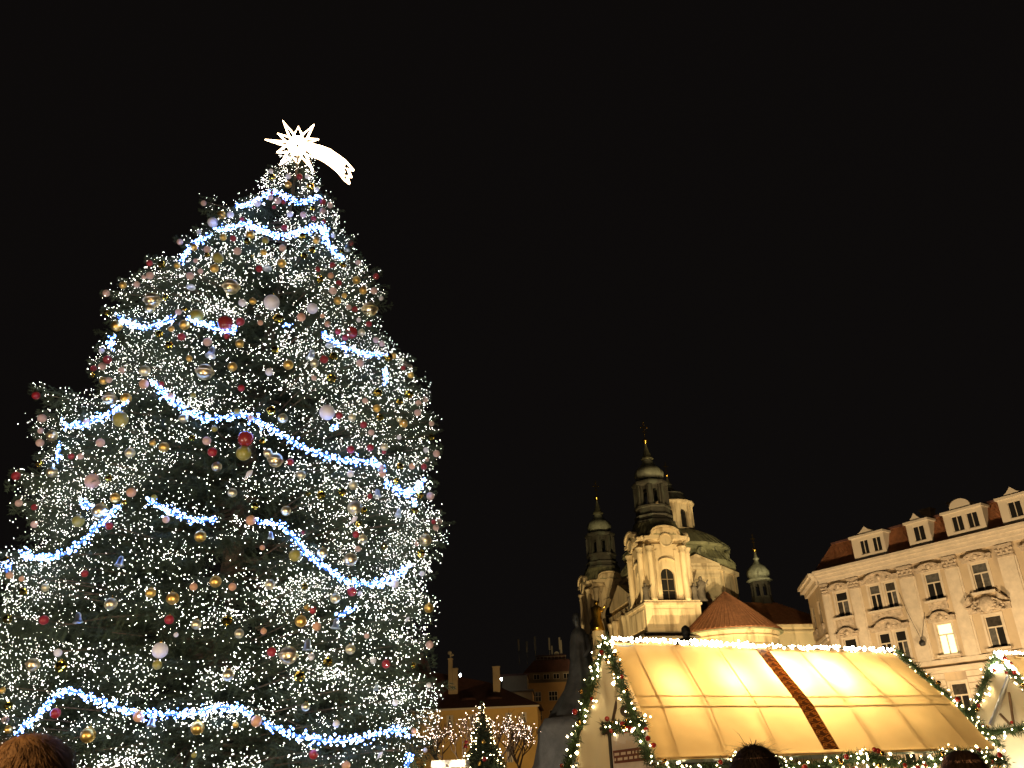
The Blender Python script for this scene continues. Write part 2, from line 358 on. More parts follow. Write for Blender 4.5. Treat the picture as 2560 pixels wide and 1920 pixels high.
tw2 = copy_tree(tw, ch); tw2.location = (0, 27.6, 0)
tag(tw, 'nearer church tower with arched window and green flared roof'); tag(tw2, 'farther, dimmer church tower seen beside the dark monument')

# nave, facade gable, dome
nave = MB().lathe([(8.6, 0), (8.6, 27.9), (9.0, 28.0), (9.1, 28.5), (8.6, 28.9)], 8, (8, 13.8, 0), ph=OFF).build('nave', MT['plaster'], ch)
for k in range(8):
    for off in (-.9, .9):
        a = OFF + k * PI / 4
        MB().box(-.35, .35, -.12, .12, 18, 27.9).xf(Matrix.Translation((8, 13.8, 0)) @ Matrix.Rotation(k * PI / 4, 4, 'Z') @ Matrix.Translation((8.6 * math.cos(OFF) + .1, off * 2.4, 0)) @ Matrix.Rotation(PI / 2, 4, 'Z')).build('pilaster', MT['plaster'], nave)
dome = MB().lathe([(8.8, 28.9), (8.75, 29.6), (8.1, 30.4), (7.6, 31.2), (7.55, 31.7), (8.35, 31.8), (8.3, 32.1), (7.5, 32.8), (6.4, 33.8), (4.9, 34.7), (3.6, 35.2), (3.4, 35.5)], 16, (8, 13.8, 0), ph=PI / 16).build('copper_dome', MT['copper'], ch)
rb = MB()
for k in range(48):
    a = 2 * PI * k / 48
    rb.tube([(8 + r * math.cos(a), 13.8 + r * math.sin(a), z) for r, z in ((8.3, 32.15), (7.5, 32.85), (6.4, 33.85), (4.9, 34.75), (3.6, 35.25))], .05, 4)
    rb.tube([(8 + r * math.cos(a), 13.8 + r * math.sin(a), z) for r, z in ((8.78, 29.6), (8.13, 30.42), (7.63, 31.2))], .05, 4)
rb.build('dome_seams', MT['copper'], dome)['kind'] = 'stuff'
for k in range(8):
    a = -PI / 2 + k * PI / 4 + .12
    R_ = Matrix.Translation((8, 13.8, 0)) @ Matrix.Rotation(a + PI / 2, 4, 'Z')
    MB().lathe([(.75, 0), (.75, .5), (.45, .55), (.42, .3)], 16).xf(R_ @ Matrix.Translation((0, -7.6, 30.6)) @ Matrix.Rotation(PI / 2, 4, 'X')).build('round_dormer', MT['copper'], dome)
drum = MB()
for k in range(8):
    f = MB(); arch_face(f, 1.32, 35.4, 39.7, .62, 38.0, y=-3.15, dep=.4); f.xf(Matrix.Translation((8, 13.8, 0)) @ Matrix.Rotation(k * PI / 4 + .3, 4, 'Z')); drum.add(f.v, f.f)
drum = drum.build('dome_lantern', MT['plaster'], ch)
for k in range(8):
    MB().prism(arch_poly(.61, 35.4, 38.0), -2.8, -2.78).xf(Matrix.Translation((8, 13.8, 0)) @ Matrix.Rotation(k * PI / 4 + .3, 4, 'Z')).build('window_pane', MT['glass'], drum)
    MB().box(-.2, .2, -3.5, -3.17, 35.4, 39.6).xf(Matrix.Translation((8, 13.8, 0)) @ Matrix.Rotation((k + .5) * PI / 4 + .3, 4, 'Z')).build('pilaster', MT['plaster'], drum)
MB().lathe([(3.5, 35.3), (3.6, 35.5), (3.4, 35.6)], 16, (8, 13.8, 0)).build('lantern_moulding', MT['plaster'], drum)
MB().lathe([(3.4, 39.5), (3.75, 39.75), (3.75, 39.95), (3.0, 40.05)], 16, (8, 13.8, 0)).build('lantern_moulding', MT['plaster'], drum)
MB().lathe([(3.3, 40.0), (2.9, 40.5), (2.4, 41.2), (2.2, 41.5), (2.35, 41.65), (1.7, 42.0), (.9, 42.6), (.55, 43.2), (.7, 43.4), (.3, 44.0), (.12, 44.8)], 12, (8, 13.8, 0)).build('lantern_cap', MT['copper_dark'], drum)
MB().lathe([(.1, 44.75), (.35, 45.0), (.1, 45.3)], 10, (8, 13.8, 0)).box(7.95, 8.05, 13.75, 13.85, 45.2, 47.3).box(7.6, 8.4, 13.77, 13.83, 46.5, 46.62).build('gilded_cross', MT['gold'], drum)
# side arm with pediment and arched window facing the square
arm = MB(); arch_face(arm, 3.2, 0, 28.2, .95, 24.6, y=0, dep=.4)
arm.add([(-3.2, 0, 0), (-3.2, 3, 0), (-3.2, 3, 28.2), (-3.2, 0, 28.2)], [(0, 1, 2, 3)]).add([(3.2, 0, 0), (3.2, 3, 0), (3.2, 3, 28.2), (3.2, 0, 28.2)], [(0, 3, 2, 1)])
arm = arm.build('side_arm', MT['plaster'], ch, loc=(7.4, 4.6, 0))
MB().prism([(-3.4, 28.2), (3.4, 28.2), (3.4, 28.5), (0, 29.9), (-3.4, 28.5)], -.3, 3).build('pediment', MT['plaster'], arm)
MB().prism([(-2.3, 28.55), (2.3, 28.55), (0, 29.45)], -.34, -.302).build('pediment_panel', MT['plaster_dark'], arm)
MB().box(-3.3, 3.3, -.12, -.002, 26.6, 27.0).box(-3.35, 3.35, -.2, -.003, 27.7, 28.1).build('string_course', MT['plaster'], arm)
wp = MB().prism(arch_poly(.94, 20, 24.6), .34, .36).build('arched_window', MT['glass_curtain'], arm)
gb = MB()
for k in range(18): gb.box(-.92, .92, .25, .29, 20.3 + k * .26, 20.34 + k * .26)
for k in range(3): gb.box(-.5 + k * .5 - .02, -.5 + k * .5 + .02, .26, .3, 20, 25.2)
gb.build('glazing_bars', MT['darkwall'], wp)
hm = MB()
for k in range(10):
    a0, a1 = PI * (.1 + .08 * k), PI * (.1 + .08 * (k + 1))
    P = [(1.35 * math.cos(a), 25.2 + .85 * math.sin(a)) for a in (a0, a1)]
    hm.prism([P[0], P[1], (P[1][0], P[1][1] + .18), (P[0][0], P[0][1] + .18)], -.28, -.003)
hm.build('window_hood', MT['plaster'], arm)
figure_mb(3.3, .05).build('statue', MT['statue'], ch, True, loc=(4.4, -2.9, 21.8))
# main front between the towers
fr = MB().box(.4, 2.6, 3.3, 24.3, 0, 21.0).build('front_wall', MT['plaster'], ch)
MB().box(.1, .38, 3.4, 24.2, 20.2, 20.9).build('cornice', MT['plaster'], fr)
bay = MB().box(-1.6, 1.0, 8.6, 19.0, 0, 24.2).build('front_bay', MT['plaster'], ch)
MB().prism([(8.3, 24.2), (19.3, 24.2), (19.3, 24.8), (16.5, 26.2), (13.8, 27.4), (11.1, 26.2), (8.3, 24.8)], 0, 1.4).xf(Matrix.Rotation(PI / 2, 4, 'Z') @ Matrix.Translation((0, .4, 0))).build('front_gable', MT['plaster'], bay)
MB().box(-2.0, -1.62, 8.3, 19.3, 22.6, 23.4).build('cornice', MT['plaster'], bay)
for yy in (9.2, 11.4, 16.2, 18.4): MB().lathe([(.5, 0), (.5, .5), (.42, .6), (.38, 18), (.55, 19), (.62, 19.4)], 14, (-2.0, yy, 3)).build('column', MT['plaster'], bay, True)
# parapet and sculpture beside the farther tower
figure_mb(4.4).build('gilded_statue', MT['gold'], ch, True, loc=(-4.4, 17.5, 21.4))
MB().lathe([(.9, 18.4), (.9, 21.2), (.6, 21.4)], 8, (-4.4, 17.5, 0)).build('statue_pedestal', MT['plaster'], ch)
for q, (xx, yy) in enumerate(((-4.0, 21.5), (-4.2, 19.2))): figure_mb(3.0).build('statue', MT['statue'], ch, True, loc=(xx, yy, 18.4))
MB().box(-5.4, -1.62, 16, 23, 17.6, 18.4).build('balcony_ledge', MT['plaster_dark'], ch)
# round apse under a ribbed red cone
ap = MB().lathe([(5.85, 0), (5.85, 16.4), (6.1, 16.6), (5.9, 16.75), (6.15, 17.1), (6.3, 17.4), (5.8, 17.5)], 40, (7.4, -3.6, 0)).build('apse', MT['plaster'], ch, False)
cone = MB().lathe([(6.5, 17.35), (6.5, 17.5), (4.4, 19.3), (2.2, 21.2), (.02, 22.9)], 48, (7.4, -3.6, 0)).build('cone_roof', MT['tile'], ch)
rb = MB()
for k in range(64):
    a = 2 * PI * k / 64
    rb.tube([(7.4 + r * math.cos(a), -3.6 + r * math.sin(a), z + .02) for r, z in ((6.52, 17.52), (4.4, 19.32), (2.2, 21.22), (.1, 22.88))], [.06, .05, .04, .03], 4)
rb.build('roof_ribs', MT['tile'], cone)['kind'] = 'stuff'
MB().lathe([(6.35, 17.2), (6.6, 17.2), (6.62, 17.34), (6.35, 17.34)], 48, (7.4, -3.6, 0)).build('gutter', MT['copper'], cone)
MB().lathe([(5.9, 13.6), (6.02, 13.7), (6.02, 14.0), (5.9, 14.1)], 40, (7.4, -3.6, 0)).lathe([(5.88, 15.2), (5.98, 15.3), (5.98, 15.5), (5.88, 15.6)], 40, (7.4, -3.6, 0)).build('moulding', MT['plaster'], ap)
# choir with hipped roof and ridge turret
cw = MB().box(13, 24.6, 1.2, 15, 0, 19.0).build('choir', MT['plaster'], ch)
MB().box(12.8, 24.9, .9, 15.3, 19.0, 19.35).box(12.9, 24.75, 1.05, 15.15, 18.3, 18.55).build('cornice', MT['plaster'], cw)
hip = MB().add([(12.5, .7, 19.35), (25.1, .7, 19.35), (25.1, 15.4, 19.35), (12.5, 15.4, 19.35), (14, 8, 23.6), (20.3, 8, 23.6)], [(0, 1, 5, 4), (1, 2, 5), (2, 3, 4, 5), (3, 0, 4)]).build('hipped_roof', MT['tile'], ch)
rb = MB()
for k in range(60):
    u = k / 59; x0 = 12.5 + 12.6 * u
    top = (14 + 6.3 * min(1, max(0, (x0 - 14) / 6.3))); f_ = 1 if 14 < x0 < 20.3 else (max(.05, 1 - (x0 - 20.3) / 4.8) if x0 > 20.3 else max(.05, 1 - (14 - x0) / 1.5))
    rb.tube([(x0, .7, 19.4), (x0, .7 + 7.3 * f_, 19.4 + 4.25 * f_)], .04, 4)
rb.build('roof_ribs', MT['tile'], hip)['kind'] = 'stuff'
tu = MB()
for k in range(8):
    f = MB(); arch_face(f, .56, 24.6, 26.9, .3, 26.1, y=-1.35, dep=.2); f.xf(Matrix.Translation((18.9, 9.2, 0)) @ Matrix.Rotation(k * PI / 4, 4, 'Z')); tu.add(f.v, f.f)
tu = tu.build('ridge_turret', MT['copper_dark'], ch)
MB().lathe([(1.75, 22.6), (1.7, 23.6), (1.5, 24.4), (1.5, 24.65)], 8, (18.9, 9.2, 0), ph=OFF).build('turret_base', MT['copper_dark'], tu)
MB().lathe([(1.4, 26.85), (1.95, 27.0), (1.95, 27.15), (1.5, 27.4), (1.72, 27.9), (1.7, 28.4), (1.35, 29.0), (.7, 29.5), (.35, 29.9), (.3, 30.2), (.5, 30.35), (.28, 30.6), (.14, 31.5)], 8, (18.9, 9.2, 0), ph=OFF).build('turret_onion', MT['patina'], tu, True)
MB().lathe([(.1, 31.4), (.36, 31.65), (.36, 31.85), (.1, 32.1)], 12, (18.9, 9.2, 0)).build('gilded_ball', MT['gold'], tu, True)
MB().box(18.85, 18.95, 9.15, 9.25, 32.0, 34.2).box(18.5, 19.3, 9.17, 9.23, 33.4, 33.52).box(18.62, 19.18, 9.17, 9.23, 32.9, 33.0).build('gilded_cross', MT['gold'], tu)
# low block in front of the tower, just above the stall roof
MB().box(-4.6, 4.6, -6.2, -4.12, 0, 16.6).build('porch', MT['plaster'], ch)
MB().box(-4.8, 4.8, -6.4, -4.12, 16.6, 16.9).build('porch_coping', MT['statue'], ch)

# house behind the choir, only its chimneys clear the roofs
rh = empty('rear_house', (40, 142, 0), math.radians(10))
tag(rh, 'dark roofed house with two pale chimneys between church choir and corner palace', 'house')
MB().box(-4, 9, 0, 10, 0, 19).build('wall', MT['plaster_dark'], rh)
MB().prism([(-4.3, 19), (9.3, 19), (7, 22.6), (-2, 22.6)], -.3, 10.3).build('roof', MT['tile_dark'], rh)
for x0, x1, zt in ((3.4, 4.8, 25.6), (5.4, 6.7, 25.1)):
    c_ = MB().box(x0, x1, 3, 4.4, 20, zt).box(x0 - .12, x1 + .12, 2.88, 4.52, zt, zt + .25).build('chimney', MT['plaster_dark'], rh)
    MB().box(x0 + .2, x0 + .5, 3.3, 3.7, zt + .25, zt + .7).box(x1 - .5, x1 - .2, 3.3, 3.7, zt + .25, zt + .7).build('chimney_pot', MT['tile_dark'], c_)

# ================================================================== CORNER PALACE (local x runs right along the front, y into the building)
pal = empty('corner_palace', (33.446, 95, 0), math.radians(-54))
tag(pal, 'cream corner palace with red mansard roof, dormers and stucco window hoods', 'building')
cols = [(1.66, 3.12), (5.8, 7.03), (7.62, 8.82), (12.1, 13.65), (16.88, 18.42), (22.6, 23.95), (26.6, 27.7), (28.4, 29.5)]
rows = [(16.05, 18.68), (10.92, 13.78), (5.3, 8.3), (0.6, 3.6)]
holes = [(a, b, c, d) for a, b in cols for c, d in rows]
pw = wall_holes(0, 34, 0, 20.2, holes).build('front_wall', MT['palace'], pal)
GL = [MT['glass'], MT['glass_curtain'], MT['glass_dim'], MT['glass']]
def pick(): return [random.choice(GL) for _ in range(3)]
for i, (a, b) in enumerate(cols):
    for j, (c, d) in enumerate(rows):
        lit = (i == 3 and j == 1)
        w_ = window(pal, a, b, c, d, 0.08, MT['lit'] if lit else pick())
        if lit: tag(w_, 'brightly lit yellow window')
        for nm, bx in (('window_surround', (a - .22, b + .22, c, d + .22)),):
            MB().box(a - .24, a - .02, -.07, -.004, c, d + .24).box(b + .02, b + .24, -.07, -.004, c, d + .24).box(a - .02, b + .02, -.065, -.004, d + .02, d + .23).build(nm, MT['palace_light'], pal)
SIDE = Matrix.Rotation(math.radians(-45), 4, 'Z'); LS = 9.0; SIDEM = Matrix.Translation((-.7071 * LS, .7071 * LS, 0)) @ SIDE
def side(o):
    o.matrix_local = SIDEM @ Matrix.Translation(o.location); return o
shl = [(x0, x1, c, d) for x0, x1 in ((5.3, 6.9), (1.0, 2.6)) for c, d in rows[:3]]
side(wall_holes(0, LS, 0, 20.2, shl).build('side_wall', MT['palace'], pal))
for h in shl: side(window(pal, *h, .16, pick()))
for x0, x1 in ((5.3, 6.9), (1.0, 2.6)):
    for z in (15.0, 9.9): side(MB().box(x0 - .5, x1 + .5, -.22, -.004, z, z + 1.0).build('apron_panel', MT['relief'], pal))
side(MB().box(0, LS - .3, -.3, -.004, 14.3, 14.6).box(0, LS - .3, -.22, -.005, 13.95, 14.2).box(0, LS - .3, -.3, -.004, 9.4, 9.8).build('belt_course', MT['palace_light'], pal))
side(MB().box(0, LS - .2, -.35, -.003, 20.0, 20.5).box(0, LS - .1, -.8, .2, 20.5, 20.9).box(0, LS, -1.05, .3, 20.9, 21.25).build('cornice', MT['palace_light'], pal))
# horizontal trim of the front
MB().box(.15, 34, -.35, -.003, 19.95, 20.35).box(.1, 34, -.5, .2, 20.35, 20.75).box(0, 34, -.7, .3, 20.75, 21.05).box(-.1, 34, -.85, .3, 21.05, 21.3).build('cornice', MT['palace_light'], pal)
MB().box(0, 34, -.3, -.003, 9.3, 9.55).box(0, 34, -.5, -.002, 9.55, 9.8).box(0, 34, -.22, -.003, 10.1, 10.5).build('belt_course', MT['palace_light'], pal)
for z in (3.95, 4.4, 4.95, 5.5, 6.05, 6.6, 7.15, 7.7, 8.25, 8.8):   # rusticated lower storey
    xs = [0] + [e for a, b in cols for e in (a - .3, b + .3)] + [34]
    for q in range(0, len(xs), 2):
        if xs[q + 1] - xs[q] > .3: MB().box(xs[q], xs[q + 1], -.1, -.003, z, z + .47).build('rusticated_band', MT['palace_light'], pal)
# pilasters with stucco capitals
pil = [(.3, .95), (3.75, 4.75), (9.65, 11.0), (14.5, 15.65), (19.75, 21.1), (24.9, 25.9), (30.2, 31.3)]
for a, b in pil:
    MB().box(a, b, -.16, -.003, 10.5, 18.7).box(a - .18, a + .02, -.08, -.002, 10.5, 18.7).box(b - .02, b + .18, -.08, -.002, 10.5, 18.7).build('pilaster', MT['palace_light'], pal)
    cp = MB().box(a - .1, b + .1, -.3, -.004, 18.7, 18.85).box(a - .05, b + .05, -.24, -.004, 18.85, 19.6).box(a - .15, b + .15, -.36, -.004, 19.6, 19.85)
    for q in range(5): cp.lathe([(.02, 0), (.13, .06), (.15, .15), (.05, .25)], 7, (a + (b - a) * (q + .5) / 5, -.26, 18.95 + .28 * (q % 2)))
    for sx in (a, b): cp.lathe([(.05, 0), (.18, .08), (.18, .2), (.05, .28)], 8, (sx, -.25, 19.25))
    cp.build('capital', MT['relief'], pal)
def hood(x, z, w, h, bump):
    m = MB().prism(crest(w, h, bump), -.2, -.004)
    out = crest(w, h, bump)[3:-1]
    for (x0, z0), (x1, z1) in zip(out[:-1], out[1:]): m.prism([(x0, z0), (x1, z1), (x1, z1 + .14), (x0, z0 + .14)], -.46, -.05)
    m.box(-w / 2 - .1, -w * .36, -.4, -.05, h * .45, h * .45 + .14).box(w * .36, w / 2 + .1, -.4, -.05, h * .45, h * .45 + .14)
    for q in range(9):
        u = random.uniform(-.38, .38) * w; m.lathe([(.02, -.08), (.12, 0), (.02, .08)], 7, (u, -.21, h * random.uniform(.12, .6)))
    m.lathe([(.1, -.25), (.24, -.1), (.26, .1), (.1, .3)], 9, (0, -.22, h * .55))
    return m.build('window_hood', MT['relief'], pal, loc=(x, 0, z))
def sill(a, b, z, ap):
    MB().box(a - .45, b + .45, -.42, -.004, z - .2, z).build('window_sill', MT['palace_light'], pal)
    if ap:
        m = MB().box(a - .3, b + .3, -.12, -.004, z - ap, z - .22)
        for q in range(7): m.lathe([(.02, -.07), (.1, 0), (.02, .07)], 7, (random.uniform(a - .1, b + .1), -.13, z - random.uniform(.35, ap - .1)))
        m.build('apron_panel', MT['relief'], pal)
spans = [(1.72, 3.05), (5.86, 8.75), (12.2, 13.55), (16.98, 18.32), (22.6, 23.95), (26.6, 29.5)]
for k, (a, b) in enumerate(spans):
    cx, w = (a + b) / 2, b - a
    hood(cx, 18.85, w + (1.5 if w < 2 else 1.6), .8, .45 if w > 2 else .2)
    if k != 3: sill(a, b, 16.05, 1.0)
    if k != 3: hood(cx, 13.95, w + 1.4, .75, .55 if w > 2 else .4)
    sill(a, b, 10.9, .7 if k != 3 else .9)
    sill(a, b, 5.25, 0)
# sculpted broken pediment with a coat of arms between the storeys
sill(16.98, 18.32, 16.0, 0)
bal = hood(17.65, 14.15, 4.0, 1.0, .55)
for sx in (-1, 1): MB().prism([(17.65 + sx * 1.3, 15.1), (17.65 + sx * 2.05, 14.85), (17.65 + sx * 2.1, 15.0), (17.65 + sx * 1.35, 15.7)], -.75, -.05).build('pediment_wing', MT['relief'], pal)
cart = MB().lathe([(.1, -.8), (.6, -.5), (.8, 0), (.6, .6), (.15, .8)], 14, (17.65, -.35, 14.75), sy=.5)
for k in range(22): cart.lathe([(.03, -.14), (.2, 0), (.03, .14)], 7, (17.65 + random.uniform(-1.5, 1.5), -.3 - random.uniform(0, .25), 14.6 + random.uniform(-.5, .6)))
cart.xf(Matrix.Translation((-17.65, 0, -14.15))); cart.build('coat_of_arms', MT['relief'], bal, True)
# mansard roof with dormers
rf = MB().add([(-.2, -.4, 21.3), (34, -.4, 21.3), (34, 1.0, 24.2), (1.9, 1.0, 24.2), (34, 9, 25.6), (5, 9, 25.6), (-6.0, 6.6, 21.3), (-3.2, 7.2, 24.2)],
              [(0, 1, 2, 3), (3, 2, 4, 5), (6, 0, 3, 7), (7, 3, 5)]).build('mansard_roof', MT['tile'], pal)
co = MB()
for k in range(21):
    z = 21.4 + k * .135; y = -.4 + (z - 21.3) / 2.9 * 1.4
    co.box(-.2 + (z - 21.3) * .72, 34, y - .05, y + .02, z, z + .03)
co.build('tile_courses', MT['tile'], rf)['kind'] = 'stuff'
MB().box(1.9, 34, .8, 1.15, 24.15, 24.35).build('roof_edge', MT['tile_dark'], rf)
def dormer(a, b, wins, kind):
    d = MB(); h = [(p, q, 21.9, 23.4) for p, q in wins]
    f = wall_holes(a, b, 21.45, 23.75, h, .15, -.55); d.add(f.v, f.f)
    d.add([(a, -.55, 21.45), (a, -.55, 23.75), (a, 2.0, 23.75), (a, 2.0, 21.45)], [(0, 1, 2, 3)]).add([(b, -.55, 21.45), (b, 2.0, 21.45), (b, 2.0, 23.75), (b, -.55, 23.75)], [(0, 1, 2, 3)])
    d.box(a - .15, b + .15, -.8, 2.0, 23.75, 23.98)
    cx = (a + b) / 2; w = b - a
    if kind == 'gable': d.prism([(cx - w * .32, 23.98), (cx + w * .32, 23.98), (cx + w * .14, 24.3), (cx, 24.75), (cx - w * .14, 24.3)], -.7, 1.6)
    else: d.prism([(cx - w * .3, 23.98), (cx + w * .3, 23.98)] + [(cx + w * .27 * math.cos(PI * k / 12), 24.1 + .85 * math.sin(PI * k / 12)) for k in range(13)], -.7, 1.6)
    o = d.build('dormer', MT['frame'], pal)
    for p, q in wins: window(o, p, q, 21.9, 23.4, -.48, None, 0, True, 'dormer_window', .06)
dormer(5.3, 9.1, [(6.2, 7.2), (7.7, 8.7)], 'gable'); dormer(11.75, 14.15, [(12.4, 13.6)], 'gable')
dormer(15.75, 19.65, [(16.5, 17.6), (18.0, 19.1)], 'round'); dormer(21.2, 24.2, [(22.0, 23.2)], 'gable'); dormer(26, 29.8, [(26.8, 27.8), (28.1, 29.1)], 'gable')
for x in (11.4, 14.5):
    c_ = MB().box(x, x + 1.1, 3.6, 4.6, 24.2, 25.9).box(x - .1, x + 1.2, 3.5, 4.7, 25.9, 26.05).build('chimney', MT['plaster_dark'], pal)
# lantern hung on a wire in front of the wall
lw = empty('hanging_street_lantern', (0, 0, 0)); lw.matrix_world = pal.matrix_basis @ Matrix.Translation((10.74, -.75, 12.2))
tag(lw, 'small dark street lantern hung from wires before the cream palace wall', 'lantern')
MB().lathe([(.05, .35), (.1, .3), (.28, .12), (.3, -.1), (.22, -.25), (.05, -.3)], 12).build('lantern_body', MT['metal'], lw, True)
MB().tube([(0, 0, .3), (-1.0, .3, 3.2), (-1.6, .7, 5.2)], .025, 4).tube([(0, 0, .3), (.6, .7, 2.9)], .025, 4).build('wire', MT['metal'], lw)

# ================================================================== HOUSES ON THE LEFT
yh = empty('yellow_house', (-12, 90, 0), math.radians(-3))
tag(yh, 'low yellow house with dark tiled roof and white chimneys behind bare trees', 'house')
hl = [(10.1, 10.75, 6.5, 7.5), (11.6, 12.2, 6.5, 7.5), (4.2, 4.9, 6.5, 7.5), (6.5, 7.2, 6.5, 7.5), (10.1, 10.75, 3, 4.5), (6.5, 7.2, 3, 4.5)]
wall_holes(0, 13.3, 0, 8.0, hl, .2).add([(13.3, 0, 0), (13.3, 9, 0), (13.3, 9, 8), (13.3, 0, 8)], [(0, 1, 2, 3)]).build('wall', MT['yellow'], yh)
for h in hl:
    w_ = window(yh, *h, .1, MT['glass_curtain'], .6, True, 'window', .05)
    MB().add([(0, -.03, .95), (.3, -.03, .95), (.12, -.03, 0), (0, -.03, 0)], [(0, 1, 2, 3)]).add([(.65, -.03, .95), (.65, -.03, 0), (.53, -.03, 0), (.35, -.03, .95)], [(0, 1, 2, 3)]).build('curtain', MT['frame'], w_)
MB().box(-.1, 13.5, -.3, .1, 7.95, 8.15).build('cornice', MT['frame'], yh)
MB().add([(-.4, -.45, 8.1), (13.7, -.45, 8.1), (13.7, 9, 8.1), (-.4, 9, 8.1), (2, 4.3, 12.2), (8.0, 4.3, 10.9), (-.4, 4.3, 12.6)], [(0, 1, 5, 4), (0, 4, 6), (1, 2, 5), (2, 3, 4, 5), (3, 6, 4), (3, 0, 6)]).build('roof', MT['tile_dark'], yh)
for x0, x1, z1, nm in ((4.1, 4.5, 13.1, 1), (4.52, 5.05, 12.1, 0), (8.75, 9.45, 12.1, 0)):
    c_ = MB().box(x0, x1, 2.2, 2.7, 9, z1).box(x0 - .05, x1 + .05, 2.15, 2.75, z1, z1 + .12).build('chimney', MT['plaster_dark'], yh)
    if nm: MB().tube([(x0 + .2, 2.45, z1 + .1), (x0 + .2, 2.45, z1 + .6)], .09, 8).lathe([(.05, 0), (.2, .1), (.2, .3), (.05, .4)], 10, (x0 + .1, 2.45, z1 + .5)).lathe([(.05, 0), (.16, .1), (.05, .25)], 10, (x0 + .42, 2.45, z1 + .35)).build('chimney_pot', MT['mast'], c_)
for x0 in (6.3, 8.9): MB().lathe([(.9, 0), (.75, .2), (.3, .35)], 14, (x0, 1.2, 8.9), sy=.8).build('eyebrow_dormer', MT['tile_dark'], yh)
ab = empty('apartment_building', (.2, 130, 0), math.radians(-2))
tag(ab, 'taller ochre apartment building with attic windows behind the yellow house', 'building')
hl = [(x, x + 1.3, z, z + 1.35) for x in (1.0, 3.4, 5.8) for z in (11.45, 8.9, 6.3, 3.7)]
wall_holes(0, 7.4, 0, 14.1, hl, .2).add([(0, 0, 0), (0, 9, 0), (0, 9, 14.1), (0, 0, 14.1)], [(0, 3, 2, 1)]).build('wall', MT['orange'], ab)
for (a, b, c, d) in hl:
    o = MB().box(0, .07, 0, .08, 0, 1.35).box(1.23, 1.3, 0, .08, 0, 1.35).box(.07, 1.23, 0, .08, 0, .07).box(.07, 1.23, 0, .08, 1.28, 1.35).box(.41, .47, 0, .08, .07, 1.28).box(.83, .89, 0, .08, .07, 1.28).box(.07, 1.23, -.01, .07, .64, .71).build('window', MT['frame'], ab, loc=(a, .1, c))
    for q in range(3):
        for z0, z1 in ((.07, .64), (.71, 1.28)): MB().box((.07, .47, .89)[q], (.41, .83, 1.23)[q], .04, .05, z0, z1).build('pane', MT['glass'], o)
ahl = [(x, x + .9, 14.5, 15.25) for x in (1.3, 2.75, 4.2, 5.7)]
wall_holes(-.05, 7.4, 14.1, 15.5, ahl, .15, .4).box(-.15, 7.5, -.15, .5, 14.0, 14.12).build('attic_wall', MT['darkwall'], ab)
for h in ahl: window(ab, *h, .48, None, 0, True, 'attic_window', .05)
MB().prism([(-.2, 15.5), (7.6, 15.5), (6.6, 17.2), (1.5, 17.2)], .3, 9).build('roof', MT['tile_dark'], ab)
MB().box(1.8, 6.3, 3, 7, 17, 18.2).build('roof_plant_room', MT['tile_dark'], ab)
rail = MB()
for k in range(9): rail.tube([(1.8 + k * .55, 2.9, 17.2), (1.8 + k * .55, 2.9, 18.0)], .03, 4)
rail.tube([(1.8, 2.9, 18.0), (6.3, 2.9, 18.0)], .03, 4).tube([(1.8, 2.9, 17.6), (6.3, 2.9, 17.6)], .03, 4).build('roof_railing', MT['mast'], ab)
for x, z0, z1 in ((-.9, 19.3, 21.0), (.35, 19.0, 20.6), (1.65, 19.2, 21.3), (3.85, 19.2, 21.0), (4.2, 18.5, 19.8), (5.45, 19.2, 21.0), (5.65, 18.6, 20.6)):
    MB().tube([(x, 5, 17.1), (x, 5, z1)], .04, 5).box(x - .13, x + .13, 4.86, 4.96, z0, z1).build('antenna', MT['mast'], ab)
MB().lathe([(.02, -.12), (.3, -.06), (.42, .08)], 14).xf(Matrix.Translation((4.9, 4.8, 18.5)) @ Matrix.Rotation(PI / 2, 4, 'X')).tube([(4.9, 4.9, 17.1), (4.9, 4.9, 18.4)], .05, 5).build('satellite_dish', MT['mast'], ab)
mb_ = empty('stepped_house', (-3.6, 104, 0), math.radians(-2))
tag(mb_, 'dim stepped ochre house top between yellow house roof and apartment building', 'house')
MB().box(0, 4.6, 0, 8, 0, 10.7).build('wall', MT['orange'], mb_); MB().box(-.15, 4.75, -.15, 8, 10.7, 10.9).build('cornice', MT['darkwall'], mb_)
MB().box(.4, 4.0, 1.5, 7, 10.9, 12.6).build('penthouse', MT['darkwall'], mb_); MB().box(.2, 4.2, 1.3, 7.2, 12.6, 12.8).build('flat_roof', MT['tile_dark'], mb_)
# house at far left of the gap, seen through the tree's edge
lh = empty('brown_house', (-20.5, 96, 0), math.radians(2))
tag(lh, 'brown gabled house partly hidden behind the edge of the big Christmas tree', 'house')
MB().box(0, 10.5, 0, 10, 0, 10).build('wall', MT['orange'], lh)
MB().prism([(-.5, 10), (11, 10), (9.5, 14.4), (2, 15.5)], -.4, 10.4).build('roof', MT['tile_dark'], lh)

# street lamps that glare over the roofs
for k, (x, y, Y, lab) in enumerate(((1150.6, 1687, 102, 'glaring white street lamp by the chimneys, nearer the big tree'), (1253.2, 1697, 102, 'glaring white street lamp right of the lone white chimney'))):
    p = at(x, y, Y); L_ = empty('street_lamp', (p[0], p[1], 0)); tag(L_, lab, 'street lamp', 'street lamps above the yellow house')
    MB().lathe([(.14, 0), (.12, .8), (.07, 1.2), (.05, p[2] - .3)], 10).build('pole', MT['metal'], L_, True)
    MB().lathe([(.05, p[2] - .35), (.2, p[2] - .25), (.12, p[2] - .22)], 10).build('lamp_cap', MT['metal'], L_)
    MB().lathe([(.03, p[2] - .22), (.09, p[2] - .12), (.11, p[2] - .03), (.08, p[2] + .07), (.02, p[2] + .11)], 12).build('lamp_globe', MT['lampglass'], L_, True)

